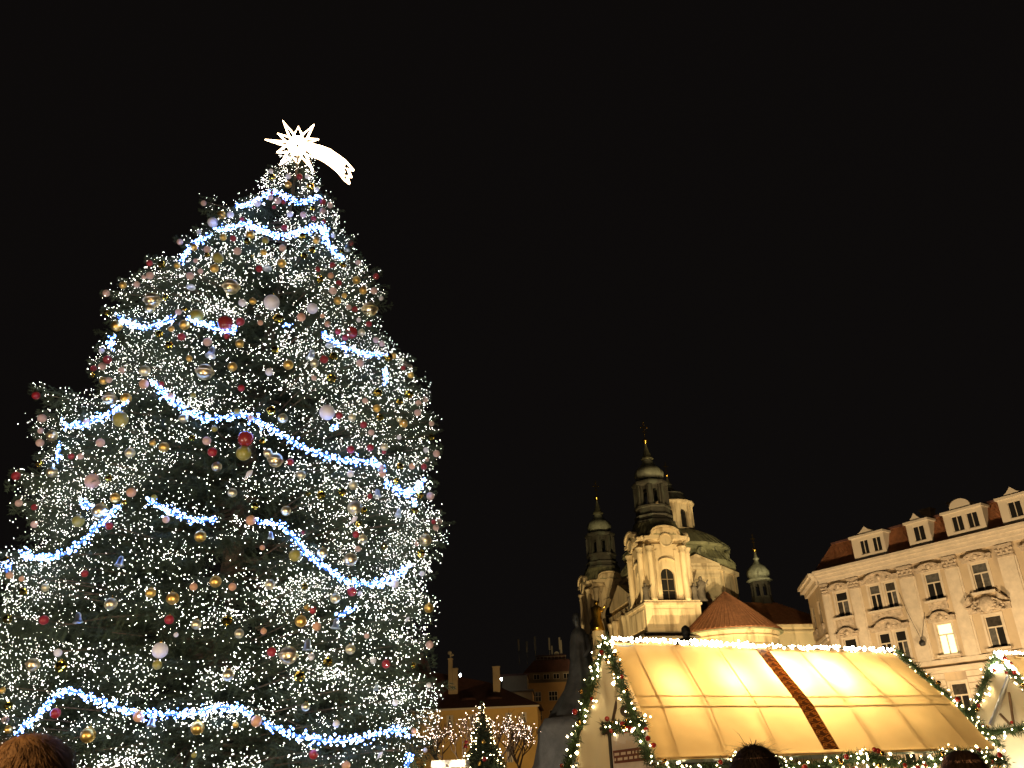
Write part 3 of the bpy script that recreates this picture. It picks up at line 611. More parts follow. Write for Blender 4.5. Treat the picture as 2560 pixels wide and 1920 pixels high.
# an added, unseen lamp behind the viewer, put in to light the nearest head
L_ = empty('street_lamp', (-8, -5.5, 0)); tag(L_, 'added unseen warm globe street lamp behind the viewer on the left', 'street lamp', 'street lamps above the yellow house')
MB().lathe([(.14, 0), (.12, .8), (.07, 1.2), (.05, 5.0)], 10).build('pole', MT['metal'], L_, True)
MB().lathe([(.05, 4.9), (.2, 5.0), (.12, 5.05)], 10).build('lamp_cap', MT['metal'], L_)
MB().lathe([(.05, 5.05), (.2, 5.15), (.24, 5.3), (.16, 5.45), (.03, 5.5)], 12).build('lamp_globe', mat('opal_globe', (.9, .8, .6), .3, emit=(1, .7, .35), es=4), L_, True)
l = bpy.data.lights.new('lamp_light', 'POINT'); l.energy = 4200; l.color = (1.0, .62, .28); l.shadow_soft_size = .25
lo = bpy.data.objects.new('lamp_light', l); link(lo, L_); lo.location = (.35, .35, 5.3)
# floodlights standing on the square and lighting the fronts
def flood(loc, aim, watts, col, spread, blend, label):
    f = empty('floodlight', loc); tag(f, label, 'floodlight', 'floodlights on the square')
    d = (Vector([float(v) for v in aim]) - Vector([float(v) for v in loc])).normalized()
    q = d.to_track_quat('-Z', 'Y')
    MB().box(-.25, .25, -.05, .05, 0, .08).box(-.25, -.21, -.04, .04, .08, .5).box(.21, .25, -.04, .04, .08, .5).build('bracket', MT['metal'], f)
    h = MB().box(-.2, .2, -.14, .14, .08, .3).build('housing', MT['metal'], f, loc=(0, 0, .45)); h.rotation_mode = 'QUATERNION'; h.rotation_quaternion = q
    l = bpy.data.lights.new('flood_beam', 'SPOT'); l.energy = watts; l.color = col; l.spot_size = math.radians(spread); l.spot_blend = blend; l.shadow_soft_size = .3
    lo = bpy.data.objects.new('flood_beam', l); link(lo, f); lo.location = Vector((0, 0, .45)) + d * .12; lo.rotation_mode = 'QUATERNION'; lo.rotation_quaternion = q
AMB = (1.0, .755, .37)
flood((33, 88, 0), (20.5, 114, 24), 38000, AMB, 44, .7, 'floodlight on the square aimed at the near church tower')
flood((8, 92, 0), (18, 116, 22), 52000, AMB, 42, .9, 'floodlight on the square aimed at the church tower from the left')
flood((9.5, 119, 0), (14, 142, 24), 24000, AMB, 40, .9, 'floodlight on the square aimed at the far church tower')
flood((47, 104, 0), (30, 124, 28), 26000, (1.0, .8, .42), 46, .8, 'floodlight beside the palace aimed at the church dome')
flood((38, 100, 0), (27, 112, 17), 3000, AMB, 70, .8, 'floodlight aimed at the round apse wall')
WARM = (1.0, .705, .375)
flood((27, 72, 0), (38.5, 86, 13), 20500, WARM, 105, .6, 'floodlight on the square aimed at the palace corner')
flood((36, 60, 0), (46, 76, 13), 21500, WARM, 105, .6, 'floodlight on the square aimed at the palace front')
flood((20, 88, 0), (30, 99, 14), 9000, WARM, 80, .6, 'floodlight aimed at the side street wall of the palace')
flood((0, 70, 0), (-2, 90, 7), 4600, (1.0, .66, .28), 90, .7, 'floodlight on the square aimed at the yellow house')
flood((8, 112, 0), (5, 130, 5), 1100, (1.0, .62, .25), 64, .9, 'floodlight aimed at the ochre apartment building')
flood((14, 56, 0), (20, 118, 15), 86000, (1.0, .74, .38), 28, .9, 'added fill floodlight far across the square aimed at the whole church')  # added soft fill that evens out the church lighting
flood((22, 50, 0), (30, 128, 32), 120000, (1.0, .80, .44), 15, .7, 'floodlight far across the square aimed at the green dome')
TREEL = (1.0, .86, .66)  # two unseen floodlights added to brighten foliage and baubles
flood((-19, 7, 0), (-9, 23, 10), 5200, TREEL, 92, .7, 'added floodlight on the cobbles aimed up at the big tree from the left')
flood((-1, 8, 0), (-7.5, 23, 11), 5200, TREEL, 80, .7, 'added floodlight on the cobbles aimed up at the big tree from the right')
flood((-5.5, 33, 0), (3, 39, 5), 1400, (1.0, .88, .68), 60, .8, 'added floodlight on the cobbles aimed at the bronze monument')  # weak unseen light added so the bronze does not go black
# ================================================================== BIG CHRISTMAS TREE
MT['needle'] = mat('spruce_needles', (0.045, 0.062, 0.034), 0.7, var=0.55, scale=1.4, spec=.25)
MT['bark'] = mat('spruce_bark', (0.12, 0.085, 0.055), 0.9, var=0.3, scale=5, bump=.5, bscale=12)
MT['warm'] = glow('fairy_bulb', (1.0, 0.95, 0.82), 29.0)
MT['cold'] = glow('cold_led', (0.12, 0.27, 1.0), 30.0)
MT['coldwhite'] = glow('cold_white_led', (0.42, 0.62, 1.0), 30.0)
MT['tube'] = glow('star_tube', (1.0, 0.66, 0.36), 16.0)
MT['halo'] = glow('blue_halo_glow', (0.09, 0.24, 1.0), 1.6)  # added glow that stands in for the blue halo of the chains
MT['wire'] = mat('dark_cable', (0.02, 0.025, 0.02), 0.6)
TY = 24.0
SIL = [(22.5, .3, .2), (22.2, .4, .4), (21.8, .7, .6), (21.4, 1.0, .9), (21, 1.2, 1.2), (20.6, 1.4, 1.4), (20.2, 1.8, 1.6), (19.8, 2.4, 1.7), (19.4, 2.7, 1.8), (19, 2.7, 2.0), (18.6, 3.1, 2.2), (18.2, 3.1, 2.5), (17.8, 3.5, 2.8), (17.4, 4.2, 3.1), (17, 4.7, 3.4), (16.5, 5.2, 3.6),
       (16, 5.4, 3.5), (15.5, 5.4, 3.5), (15, 5.3, 3.8), (14.5, 5.2, 4.1), (14, 5.2, 4.4), (13.5, 5.1, 4.8), (13.2, 5.0, 5.0), (12.9, 5.0, 5.1), (12.6, 5.2, 5.3), (12.2, 5.9, 5.4), (11.8, 6.5, 5.5), (11.4, 6.4, 5.6), (11, 6.3, 5.7), (10.5, 6.1, 5.8), (10, 6.3, 5.7), (9.5, 6.4, 5.6),
       (9, 6.0, 5.8), (8.5, 5.8, 6.0), (8, 5.9, 5.9), (7.5, 6.6, 5.7), (7, 6.9, 5.7), (6.5, 6.9, 5.8), (6, 6.9, 5.8), (5.5, 6.8, 5.9), (5, 6.7, 6.1), (4.5, 6.6, 6.2), (4, 6.5, 6.3), (3.5, 6.3, 6.4), (3, 6.1, 6.4), (2.4, 5.9, 6.3), (1.2, 5.4, 6.1)][::-1]
_sz = np.array([s[0] for s in SIL]); _sl = np.array([s[1] for s in SIL]); _sr = np.array([s[2] for s in SIL])
def axis_x(z): return -8.56 + (np.asarray(z) - 2.46) / (22.25 - 2.46) * 1.13
def env_r(z, th):
    l = np.interp(z, _sz, _sl); r = np.interp(z, _sz, _sr); c = np.cos(th); ry = .33 * (l + r) + .02
    return 1 / np.sqrt((c / np.where(c < 0, l, r)) ** 2 + (np.sin(th) / ry) ** 2)
def on_tree(x, y, f=1.0):
    """where the line of sight through photo pixel x,y meets the tree's outer hull"""
    r = ray(x, y); t = np.linspace(14, 34, 500) / r[1]
    P = CAM[None] + r[None] * t[:, None]
    dx = P[:, 0] - axis_x(P[:, 2]); dy = P[:, 1] - TY; d = np.hypot(dx, dy)
    g = d - f * env_r(P[:, 2], np.arctan2(dy, dx))
    ins = np.where(g < 0)[0]
    return P[ins[0]] if len(ins) else P[np.argmin(g)]

tree = empty('christmas_tree', (-8.6, TY, 0))
tag(tree, 'huge spruce Christmas tree covered in lights and baubles', 'tree')
TO = np.array([-8.6, TY, 0.0])
# bough templates: flat drooping sprays of needles, unit length 1 along +x
def bough_template(seed, L=2.0, wd=.013, lens=(.06, .11), gap=.034, npos=15):
    r = np.random.default_rng(seed); tr = []
    def twig(p0, d, ln):
        d = d / np.linalg.norm(d); side = np.cross(d, (0, 0, 1)); side /= np.linalg.norm(side) + 1e-9; up = np.cross(side, d)
        n = max(3, int(ln / gap))
        for i in range(n):
            p = p0 + d * ln * (i + .5) / n + np.array([0, 0, -.10 * (ln * (i + .5) / n) ** 1.3])
            for sg in (-1, 1):
                a = r.uniform(.5, 1.1); q = side * sg * math.sin(a) + d * math.cos(a) + up * r.uniform(-.35, .6)
                ll = r.uniform(*lens); w = d * wd
                tr.append((p - w, p + w, p + q * ll))
    X = np.linspace(.1, 1, npos) * L
    for x in X:
        p = np.array([x, 0, -.16 * (x / L) ** 2 + .10 * (x / L) ** 4])
        for sg in (-1, 1):
            if r.random() < .08: continue
            ln = L * r.uniform(.2, .34) * (1.08 - .8 * (x / L) ** 2); a = r.uniform(.75, 1.1)
            twig(p, np.array([math.cos(a), sg * math.sin(a), r.uniform(-.3, .12) if r.random() < .45 else r.uniform(-1.6, -.5)]), ln)
    twig(np.array([.55 * L, 0, -.03]), np.array([1, 0, 0.0]), .5 * L)
    return np.array(tr) / L
BT = [bough_template(s) for s in range(5)]
BT_S = [bough_template(20 + s, .6, .012, (.05, .085), .03, 9) for s in range(3)]
def place_boughs(specs, T=BT):
    """specs: base point, horizontal angle, pitch, length, roll"""
    out = []
    for p, a, pt, L, ro in specs:
        b = T[RNG.integers(len(T))] * L
        cr, sr = math.cos(ro), math.sin(ro); cp, sp = math.cos(pt), math.sin(pt); ca, sa = math.cos(a), math.sin(a)
        R_ = np.array([[ca, -sa, 0], [sa, ca, 0], [0, 0, 1]]) @ np.array([[cp, 0, -sp], [0, 1, 0], [sp, 0, cp]]) @ np.array([[1, 0, 0], [0, cr, -sr], [0, sr, cr]])
        out.append(b @ R_.T + p)
    return np.concatenate(out)
def dens(z, th):                        # where the strings of bulbs crowd or thin out
    return .58 + .45 * np.sin(th * 3.1 + z * .9) * np.sin(z * 1.7 - th * 2) + .38 * np.sin(z * 3.3 + th * 7) * np.cos(z * 2.1 - th * 5)
specs = []; limbs = MB(); bp = []
z = 1.4; rows_ = []
while z < 22.4:
    rm = float((np.interp(z, _sz, _sl) + np.interp(z, _sz, _sr)) / 2)
    rows_.append((z, rm)); z += .15 + .10 * (rm > 1.5)
for z, rm in rows_:
    n = max(7, int(rm * 5.6))
    for k in range(n + int(rm * 1.3)):
        th = RNG.uniform(0, 2 * PI)
        edge = k >= n
        if edge: th = (PI if RNG.random() < .6 else 0) + RNG.normal(-.0, .16)
        if math.sin(th) > .55 and RNG.random() < .6: continue      # sparser round the back
        zz = z + RNG.uniform(-.12, .12)
        u = 1 - .6 * RNG.random() ** 1.7 if not edge else RNG.uniform(.86, 1.03)
        rt = float(env_r(zz, th)) * u * RNG.uniform(.93, 1.02)
        L = min(2.3, max(.5, rt * .75)) * RNG.uniform(.8, 1.1)
        rb_ = max(.05, rt - L * .96); droop = RNG.uniform(-.34, .02) + .25 * (zz > 20)
        c = np.array([axis_x(zz), TY, zz - math.sin(droop) * L * .7]); d = np.array([math.cos(th), math.sin(th), 0])
        specs.append((c + d * rb_, th + RNG.uniform(-.25, .25), droop, L, RNG.uniform(-.8, .8)))
        if RNG.random() < .10 and rt > .8:
            b0 = np.array([axis_x(zz), TY, c[2] + .12 * rb_]); tip = c + d * rt * .93 + np.array([0, 0, math.sin(droop) * L * .8])
            limbs.tube([b0 - TO, (b0 * .5 + (c + d * rb_) * .5) - TO + np.array([0, 0, .05]), c + d * rb_ - TO, tip - TO], [.055, .045, .03, .008], 5, False)
        # bulbs strung along this bough
        D = float(dens(zz, th))
        if math.sin(th) < .35 and u > .66 and RNG.random() < min(1.0, max(.14, 1.15 * D)):
            nb = int(RNG.choice([9, 29, 74], p=[.42, .34, .24]) * RNG.uniform(.7, 1.2) * min(1.0, .12 + L / 2.0))
            for q in range(nb):
                s_ = RNG.uniform(.25, 1.04); lat = RNG.normal(0, .19) * L * (1.1 - .5 * s_)
                p = specs[-1][0] + L * s_ * np.array([math.cos(th) * math.cos(droop), math.sin(th) * math.cos(droop), math.sin(droop)]) + np.array([-math.sin(th), math.cos(th), 0]) * lat
                p = p + d * RNG.uniform(.04, .22) + np.array([0, 0, RNG.normal(0, .16)]); bp.append(p)
# protruding branch ends on the outline
for x, y, ang in ((502, 503, 2.9), (600, 472, 2.7), (632, 468, 2.5), (835, 487, .5), (672, 425, 2.4), (800, 470, .4), (95, 975, 2.8), (60, 1190, 2.9), (365, 650, 2.6), (275, 715, 2.8), (950, 690, .3), (960, 745, .2), (1040, 925, .3), (1085, 1060, .2), (1115, 1295, .15), (1070, 1425, .2), (30, 1385, 3.0), (880, 612, .3), (240, 815, 3.0), (100, 1310, 3.0)):
    p = at(x, y, TY - .4); L = 1.5
    specs.append((p - L * .95 * np.array([math.cos(ang) * .9, -.1, .28]), ang if ang < 1 else ang, .3, L, RNG.uniform(-.3, .3)))
BD = """W677,428,6 R749,442,8 W721,441,7 W768,441,6 D681,443,8 G720,462,9 D776,466,9 W792,473,6 R679,483,5 P694,502,9 R709,505,6 R685,518,5 W643,508,9 P676,494,7 R807,505,8 P825,513,8 D781,520,7 P807,527,8 P758,537,8 W725,535,8 R784,546,7 R810,554,6 P509,508,7
G554,537,11 W576,537,9 R605,548,6 W532,556,13 W497,580,6 G558,593,9 R583,596,8 G626,587,11 D618,603,9 O664,601,9 R711,569,8 D756,590,9 G791,601,9 D781,624,9 P706,620,9 G659,631,8 P594,628,10 P518,624,9 D517,637,7 O545,645,14 D630,641,5 G536,671,11 R648,672,9 S668,672,12 G705,658,11 D760,640,8 W833,589,6 B868,619,9 D854,630,7 R877,608,7 R831,663,8 D857,662,8 R795,673,7 D800,698,10 P501,678,7 P489,652,6 G485,618,9
P450,605,8 R374,658,8 D404,661,10 G443,664,8 P375,689,10 P360,693,6 P475,690,10 G307,713,9 P342,711,8 P266,733,9 J381,750,20 C375,772,12 D414,744,8 S477,718,12 J578,717,20 W606,757,10 G632,753,9 D267,782,8 P446,780,8 D462,773,6 O492,790,17 G292,815,14 C335,804,9 G461,812,13 D398,835,10 G428,822,8 R454,842,10 K563,809,20 R601,804,11 R567,840,8 P519,855,11 B529,880,14 G599,859,11 D423,863,10 W254,877,7 R269,899,11 G473,896,8
P895,656,7 R940,691,8 G891,700,10 E827,689,8 R847,708,8 P833,727,10 G908,726,10 P935,727,9 W953,746,6 G861,739,7 G844,752,10 W679,756,20 W781,771,14 P872,768,7 R887,773,8 J924,773,19 D696,796,13 E753,793,11 E651,807,7 E806,790,6 E819,810,8 W897,800,6 R922,810,8 K879,832,16 R863,844,8 C904,831,9 R845,829,8 P940,850,8 P955,859,8 D687,875,10 S824,864,11 B779,887,13 R810,898,11 D834,891,11 D971,893,11 G984,889,8
P256,916,10 R234,921,8 P304,926,9 D231,938,7 C362,927,14 G259,952,10 P272,950,8 E360,960,12 R404,960,7 J274,996,16 G315,996,14 R90,989,10 P105,1046,11 P426,990,8 O301,1048,20 P216,1053,8 P102,1077,8 J130,1089,14 P100,1107,10 P251,1107,11 R178,1141,8 P201,1141,8 C325,1132,13 G410,1118,13 G382,1108,8 D99,1158,10 C130,1180,14 P231,1203,19 D272,1195,9
J512,930,21 G581,917,12 R603,970,9 W673,930,10 G721,912,13 C786,908,11 P785,945,7 C459,1046,12 O483,989,7 O593,1029,8 P627,1044,8 D678,1027,12 C707,1046,13 W818,1031,20 O536,1072,8 D480,1095,8 P517,1102,11 R531,1130,12 K614,1098,21 O609,1133,19 D657,1103,9 C542,1167,13 C670,1133,12 J689,1150,19 R726,1155,9 C753,1187,12 N622,1185,11
D829,946,12 P900,908,10 P1014,911,7 P1025,916,6 R1008,920,6 G1027,938,8 D945,982,11 D1022,986,11 D999,1004,8 P1063,999,8 P1046,1008,8 P1044,1032,9 P913,1002,8 G942,1021,10 D950,1043,9 R848,1039,9 C880,1044,10 R909,1062,9 C998,1049,7 G1009,1059,11 P928,1081,8 P1079,1059,7 W998,1093,6 D1078,1093,8 C961,1118,10 R877,1124,10 R926,1119,9 R960,1130,6 W1065,1125,7 P1091,1134,9 P1067,1149,6 R1060,1167,8 D1000,1166,9 E1030,1166,8 P954,1169,8 E956,1185,9 W876,1185,9
R40,1190,11 P47,1258,9 R86,1268,8 E328,1231,12 G288,1245,13 D311,1257,7 C250,1278,20 O196,1303,15 P86,1311,9 R273,1315,10 D16,1400,8 B301,1403,13 R212,1434,9 E24,1438,9 E54,1447,7 C581,1232,12 D637,1266,9 C715,1277,13 P415,1299,9 E627,1301,13 G501,1341,15 O738,1388,16 B677,1338,9 E656,1369,7 R759,1331,6 G539,1454,15 E484,1467,10 E581,1467,10 C675,1461,13 O385,1244,8
D770,1235,7 D803,1238,11 D856,1230,11 C883,1213,12 C886,1269,18 D909,1276,9 R925,1241,7 B943,1233,11 D991,1203,8 D1050,1238,9 P1076,1240,10 D1037,1275,10 N885,1299,10 D897,1310,8 B996,1282,10 P1098,1304,8 P1090,1319,8 R1084,1305,6 R890,1336,9 C907,1348,12 D960,1367,9 P895,1372,8 P1042,1360,6 C1063,1350,16 D1053,1384,10 C806,1382,14 J876,1399,17 D875,1445,8 W1055,1434,7 W987,1459,11 D763,1466,8
D58,1479,10 C113,1469,10 C277,1510,16 G377,1482,13 R110,1550,12 D18,1548,11 W145,1632,10 J82,1662,16 D153,1666,15 B196,1545,13 G6,1726,8 G432,1496,16 R423,1549,12 C491,1561,13 D568,1552,13 C598,1584,12 E659,1578,8 G752,1553,15 R679,1630,12 J721,1638,23 W400,1626,20 O393,1662,12 C570,1688,15 D748,1691,14 W440,1587,6
G767,1520,8 R782,1525,10 C838,1496,13 R880,1479,12 W900,1484,6 E792,1566,11 B840,1559,13 G1072,1520,12 N1018,1549,7 P1074,1612,10 C876,1623,13 B769,1612,14 W778,1642,9 D820,1655,12 W933,1652,8 R965,1660,11 W1072,1713,7 D1033,1664,7 P917,1590,7
R139,1783,13 G220,1838,19 E347,1791,14 B380,1804,13 G494,1820,17 G21,1824,10 D20,1764,10 P13,1800,9 O485,1888,7 E641,1803,14 G589,1812,8 W841,1810,9 W988,1757,8 R784,1886,12 E865,1914,11 E1035,1827,7 C764,1767,11 W1063,1875,6 N950,1888,9 B941,1718,8"""
for tok in BD.split():                  # a bough reaches out to every bauble that hangs off the outline
    x, y, r_ = map(int, tok[1:].split(',')); p = on_tree(x, y, 1.02)
    ax_ = np.array([axis_x(p[2]), TY]); v = p[:2] - ax_; dist = float(np.hypot(*v)); th = math.atan2(v[1], v[0])
    if dist > .93 * float(env_r(p[2], th)) and abs(math.cos(th)) > .6 or dist > 1.03 * float(env_r(p[2], th)):
        for q in range(3):
            L = RNG.uniform(.9, 1.5) if p[2] < 19 else RNG.uniform(.5, .9); pt = RNG.uniform(-.15, .3); a_ = th + RNG.uniform(-.35, .35)
            tip = p + np.array([math.cos(th) * .12, math.sin(th) * .12, .12 + RNG.uniform(-.12, .2)])
            d3 = np.array([math.cos(a_) * math.cos(pt), math.sin(a_) * math.cos(pt), math.sin(pt)])
            specs.append((tip - d3 * L, a_, pt, L, RNG.uniform(-.6, .6)))
            for m_ in range(int(9 * L)): bp.append(tip - d3 * L * RNG.uniform(.02, .85) + RNG.normal(0, .09, 3))
        limbs.tube([np.array([ax_[0] * .55 + p[0] * .45, TY * .55 + p[1] * .45, p[2] - .1]) - TO, p - TO + np.array([0, 0, .08])], [.025, .006], 5, False)
crown_v = place_boughs(specs) - TO
crown = tri_mesh('crown', crown_v, MT['needle'], tree); crown['kind'] = 'stuff'
MB().tube([(axis_x(z) + 8.6, 0, z) for z in (0, 2, 6, 10, 14, 18, 21, 22.7)], [.42, .38, .31, .25, .19, .11, .05, .02], 12).build('trunk', MT['bark'], tree, True)
limbs.build('limbs', MT['bark'], tree, True)['kind'] = 'stuff'
bp = np.array(bp)
fl = bulbs('fairy_lights', bp, RNG.choice([.005, .0065, .0085, .011, .015], len(bp), p=[.42, .29, .17, .09, .03]), MT['warm'])
tag(fl, 'thousands of tiny warm white fairy lights strung over the big tree', 'fairy lights', kind='stuff')
print('boughs', len(specs), 'tris', len(crown_v), 'bulbs', len(bp))

# ------------------------------------------------------------------ swags of cold white light chains
SW = [
 ("topmost chain arching across just beneath the comet star", [(588, 516), (620, 519), (642, 507), (655, 489), (670, 479), (692, 476), (712, 489), (732, 506), (760, 512), (778, 509), (795, 488)]),
 ("second chain from the top, sagging across the narrow crown", [(540, 572), (560, 575), (582, 568), (602, 558), (620, 553), (640, 565), (655, 578), (676, 586), (700, 590), (716, 595), (736, 588), (756, 573), (780, 569), (808, 567)]),
 ("short chain on the upper left outline running down to the shoulder", [(452, 652), (463, 628), (484, 606), (505, 599), (520, 589)]),
 ("short chain falling down the upper right outline from the second chain", [(808, 568), (811, 590), (817, 610), (835, 631), (857, 653)]),
 ("chain sagging between gold baubles at the left shoulder", [(296, 794), (315, 806), (335, 820), (360, 822), (385, 818), (410, 808), (432, 796)]),
 ("chain dropping toward the dark middle from the olive ball", [(468, 794), (490, 806), (515, 815), (545, 822), (565, 828), (592, 826)]),
 ("chain sagging on the right below the dark red ball", [(805, 830), (820, 846), (850, 866), (885, 882), (920, 890), (957, 887)]),
 ("short upright chain end at the right outline", [(961, 924), (967, 940), (966, 958)]),
 ("bright knot of chain at the left shoulder outline", [(286, 840), (276, 852), (268, 866), (276, 872)]),
 ("chain on the protruding left bough above the lime ball", [(158, 1062), (185, 1070), (210, 1065), (240, 1050), (270, 1038), (300, 1020), (318, 1004)]),
 ("longest chain crossing the whole middle of the tree", [(378, 950), (396, 970), (416, 990), (440, 1015), (470, 1035), (500, 1047), (535, 1050), (565, 1046), (590, 1039), (612, 1030), (640, 1043), (665, 1061), (700, 1088), (740, 1108), (780, 1130), (830, 1148), (870, 1157), (905, 1155), (930, 1146), (948, 1158), (958, 1175)]),
 ("small deep chain loop at the right outline", [(962, 1202), (982, 1223), (1005, 1240), (1028, 1240), (1048, 1222), (1056, 1205)]),
 ("short upright chain on the left bough outline", [(150, 1112), (147, 1130), (143, 1155)]),
 ("long chain curving along the lower left bough", [(55, 1384), (75, 1395), (110, 1401), (140, 1394), (175, 1380), (200, 1362), (225, 1336), (250, 1310), (276, 1285), (296, 1262)]),
 ("short chain sagging left of the middle", [(373, 1248), (395, 1265), (420, 1280), (445, 1291), (475, 1299), (505, 1303), (537, 1300)]),
 ("long chain sweeping down right from the peach bauble", [(642, 1309), (665, 1306), (690, 1303), (709, 1308), (721, 1330), (741, 1356), (765, 1382), (790, 1405), (820, 1426), (850, 1446), (880, 1460), (915, 1464), (950, 1459), (985, 1449), (1008, 1432), (1022, 1415)]),
 ("faint short chain deep in the lower right boughs", [(845, 1540), (865, 1531), (886, 1522)]),
 ("lowest chain running right from the bottom left corner", [(40, 1832), (75, 1811), (100, 1786), (120, 1761), (145, 1731), (165, 1719), (190, 1728), (230, 1745), (270, 1762), (320, 1776), (350, 1785), (385, 1786), (430, 1790), (470, 1785), (510, 1777), (545, 1767), (580, 1762), (608, 1774), (627, 1786)]),
 ("lowest chain's right half sagging from the peach bauble", [(655, 1806), (690, 1825), (730, 1841), (780, 1850), (830, 1854), (870, 1852), (915, 1846), (950, 1835), (985, 1824), (1006, 1820), (1025, 1836)]),
 ("small bright knot of chain under the big white ball", [(712, 812), (719, 817), (724, 812)]),
 ("small knot of chain below the big pale ball on the right", [(828, 1066), (836, 1072), (843, 1066)]),
 ("bright chain end at the bottom right of the tree", [(1020, 1885), (1022, 1903), (1018, 1918)]),
 ("short knot of chain left of the silvery big ball", [(204, 1256), (215, 1262), (228, 1266)]),
 ("chain end at the far left edge of the picture", [(14, 1410), (19, 1420), (16, 1430)]),
 ("chain end under the small right loop", [(1038, 1250), (1034, 1262)]),
]
def resample(P, step):
    P = np.asarray(P, float); s = np.r_[0, np.cumsum(np.linalg.norm(np.diff(P, axis=0), axis=1))]
    n = max(2, int(s[-1] / step)); q = np.linspace(0, s[-1], n)
    return np.stack([np.interp(q, s, P[:, k]) for k in range(3)], 1)
for lab, px in SW:
    P = np.array([on_tree(x, y, 1.03) for x, y in px])
    for _ in range(2):                  # the cable hangs smoothly
        if len(P) > 3: P[1:-1] = P[1:-1] * .5 + (P[:-2] + P[2:]) * .25
    Q = resample(P, .018); c = Q[0].copy()
    e = empty('light_chain', c); tag(e, 'blue white light ' + lab, 'light chain', 'cold white light chains on the big tree')
    MB().tube([q - c + RNG.normal(0, .012, 3) for q in Q[::5]] + [Q[-1] - c], .024, 6).build('blue_halo_tube', MT['halo'], e)  # added glowing tube, gives the bulbs their blue fringe
    n = len(Q); off = RNG.normal(0, .055, (n, 3)); m_ = RNG.random(n) < .75
    for nm, mt, sel in (('blue_bulbs', MT['cold'], m_), ('white_bulbs', MT['coldwhite'], ~m_)):
        if sel.sum() == 0: continue
        b_ = bulbs(nm, (Q + off - c)[sel], RNG.uniform(.012, .036, sel.sum()), mt, e); b_['kind'] = 'stuff'

# ------------------------------------------------------------------ comet star
sc = at(741, 366, TY); star = empty('comet_star', sc)
tag(star, 'glowing neon comet star with trailing tail on the tree top', 'star')
z7 = lambda x, y: at(640 + x / 8.296, 280 + y / 8.295, TY) - sc
c7 = (860, 700)
tips = [(560, 185), (878, 310), (1195, 270), (1285, 570), (1270, 960), (1185, 1215), (860, 1075), (500, 1090), (445, 835), (205, 575), (460, 450)]
def notch(a, b): # inner corner between neighbouring spikes
    ang = math.atan2((a[1] + b[1]) / 2 - c7[1], (a[0] + b[0]) / 2 - c7[0]); return (c7[0] + 245 * math.cos(ang), c7[1] + 245 * math.sin(ang))
nn = len(tips)
for i, t_ in enumerate(tips):
    a, b = tips[i - 1], tips[(i + 1) % nn]
    n0 = notch(a, t_) if i != 4 else (1100, 770); n1 = notch(t_, b) if i != 3 else (1110, 640)
    k0 = (c7[0] + (n0[0] - c7[0]) * .35, c7[1] + (n0[1] - c7[1]) * .35); k1 = (c7[0] + (n1[0] - c7[0]) * .35, c7[1] + (n1[1] - c7[1]) * .35)
    m = MB().tube([z7(*k0), z7(*n0), z7(*t_), z7(*n1), z7(*k1)], .04, 7)
    mid = (c7[0] + (t_[0] - c7[0]) * .3, c7[1] + (t_[1] - c7[1]) * .3)
    m.tube([z7(*n0), z7(*mid), z7(*n1)], .03, 6)
    m.build('ray', MT['tube'], star)
hub = MB()
for r7 in (60, 120, 180): hub.tube([z7(c7[0] + r7 * math.cos(q), c7[1] + r7 * math.sin(q)) for q in np.linspace(0, 2 * PI, 25)], .05, 6)
hub.build('hub', MT['tube'], star)
top = [(1060, 640), (1200, 680), (1350, 715), (1530, 785), (1700, 900), (1850, 1010), (2020, 1205)]; low = [(1080, 800), (1270, 940), (1400, 1010), (1560, 1120), (1700, 1240), (1830, 1400), (1930, 1480)]
tl = MB()
for f_ in np.linspace(0, 1, 6):
    P = [(a[0] * (1 - f_) + b[0] * f_, a[1] * (1 - f_) + b[1] * f_) for a, b in zip(top, low)]
    if 0 < f_ < 1: P = P[:-1]
    tl.tube([z7(*p) for p in P], .036, 6)
tl.tube([z7(*p) for p in (top[-1], (1905, 1180), (1970, 1350), (1890, 1330), low[-1])], .05, 6)
tl.build('tail', MT['tube'], star)
MB().tube([(0, .1, .1), at(745, 410, TY) + np.array([0, .1, -.5]) - sc], .03, 6).build('mast', MT['metal'], star)

# ------------------------------------------------------------------ baubles
BM = {
 'R': (mat('bauble_red', (.27, .011, .016), .4, coat=.2), 'matte red ball'), 'P': (mat('bauble_pink', (.56, .37, .31), .45), 'pale pink ball'),
 'W': (mat('bauble_white', (.70, .67, .71), .4), 'pearl white ball'), 'E': (mat('bauble_peach', (.55, .29, .16), .45), 'peach ball'),
 'G': (mat('bauble_gold', (.85, .52, .13), .38, 1.0), 'shiny gold ball'), 'D': (mat('bauble_mirror_gold', (.88, .66, .12), .06, 1.0), 'faceted gold ball'),
 'C': (mat('bauble_champagne', (.80, .68, .42), .34, 1.0), 'champagne glass ball'), 'O': (mat('bauble_olive', (.27, .24, .05), .3), 'olive green ball'),
 'K': (mat('bauble_dark_red', (.22, .022, .02), .22, coat=.6), 'dark red apple ball'), 'J': (mat('bauble_jingle', (.86, .68, .38), .30, 1.0), 'flanged jingle bell'),
 'B': (mat('bauble_silver', (.80, .82, .88), .28, 1.0), 'silver bell'), 'S': (None, 'silver saucer ornament'), 'N': (None, 'slender white drop ornament')}
MT['slit'] = mat('bell_slit', (.01, .01, .01), .8)
def unit_ball(seg=20, rings=12):
    return [(math.sin(PI * k / rings) + 1e-3, -math.cos(PI * k / rings)) for k in range(rings + 1)]
MESH = {}
def me_of(key, mb, mt, smooth=True):
    if key not in MESH:
        o = mb().build('proto', mt, None, smooth); MESH[key] = o.data; bpy.data.objects.remove(o)
    return MESH[key]
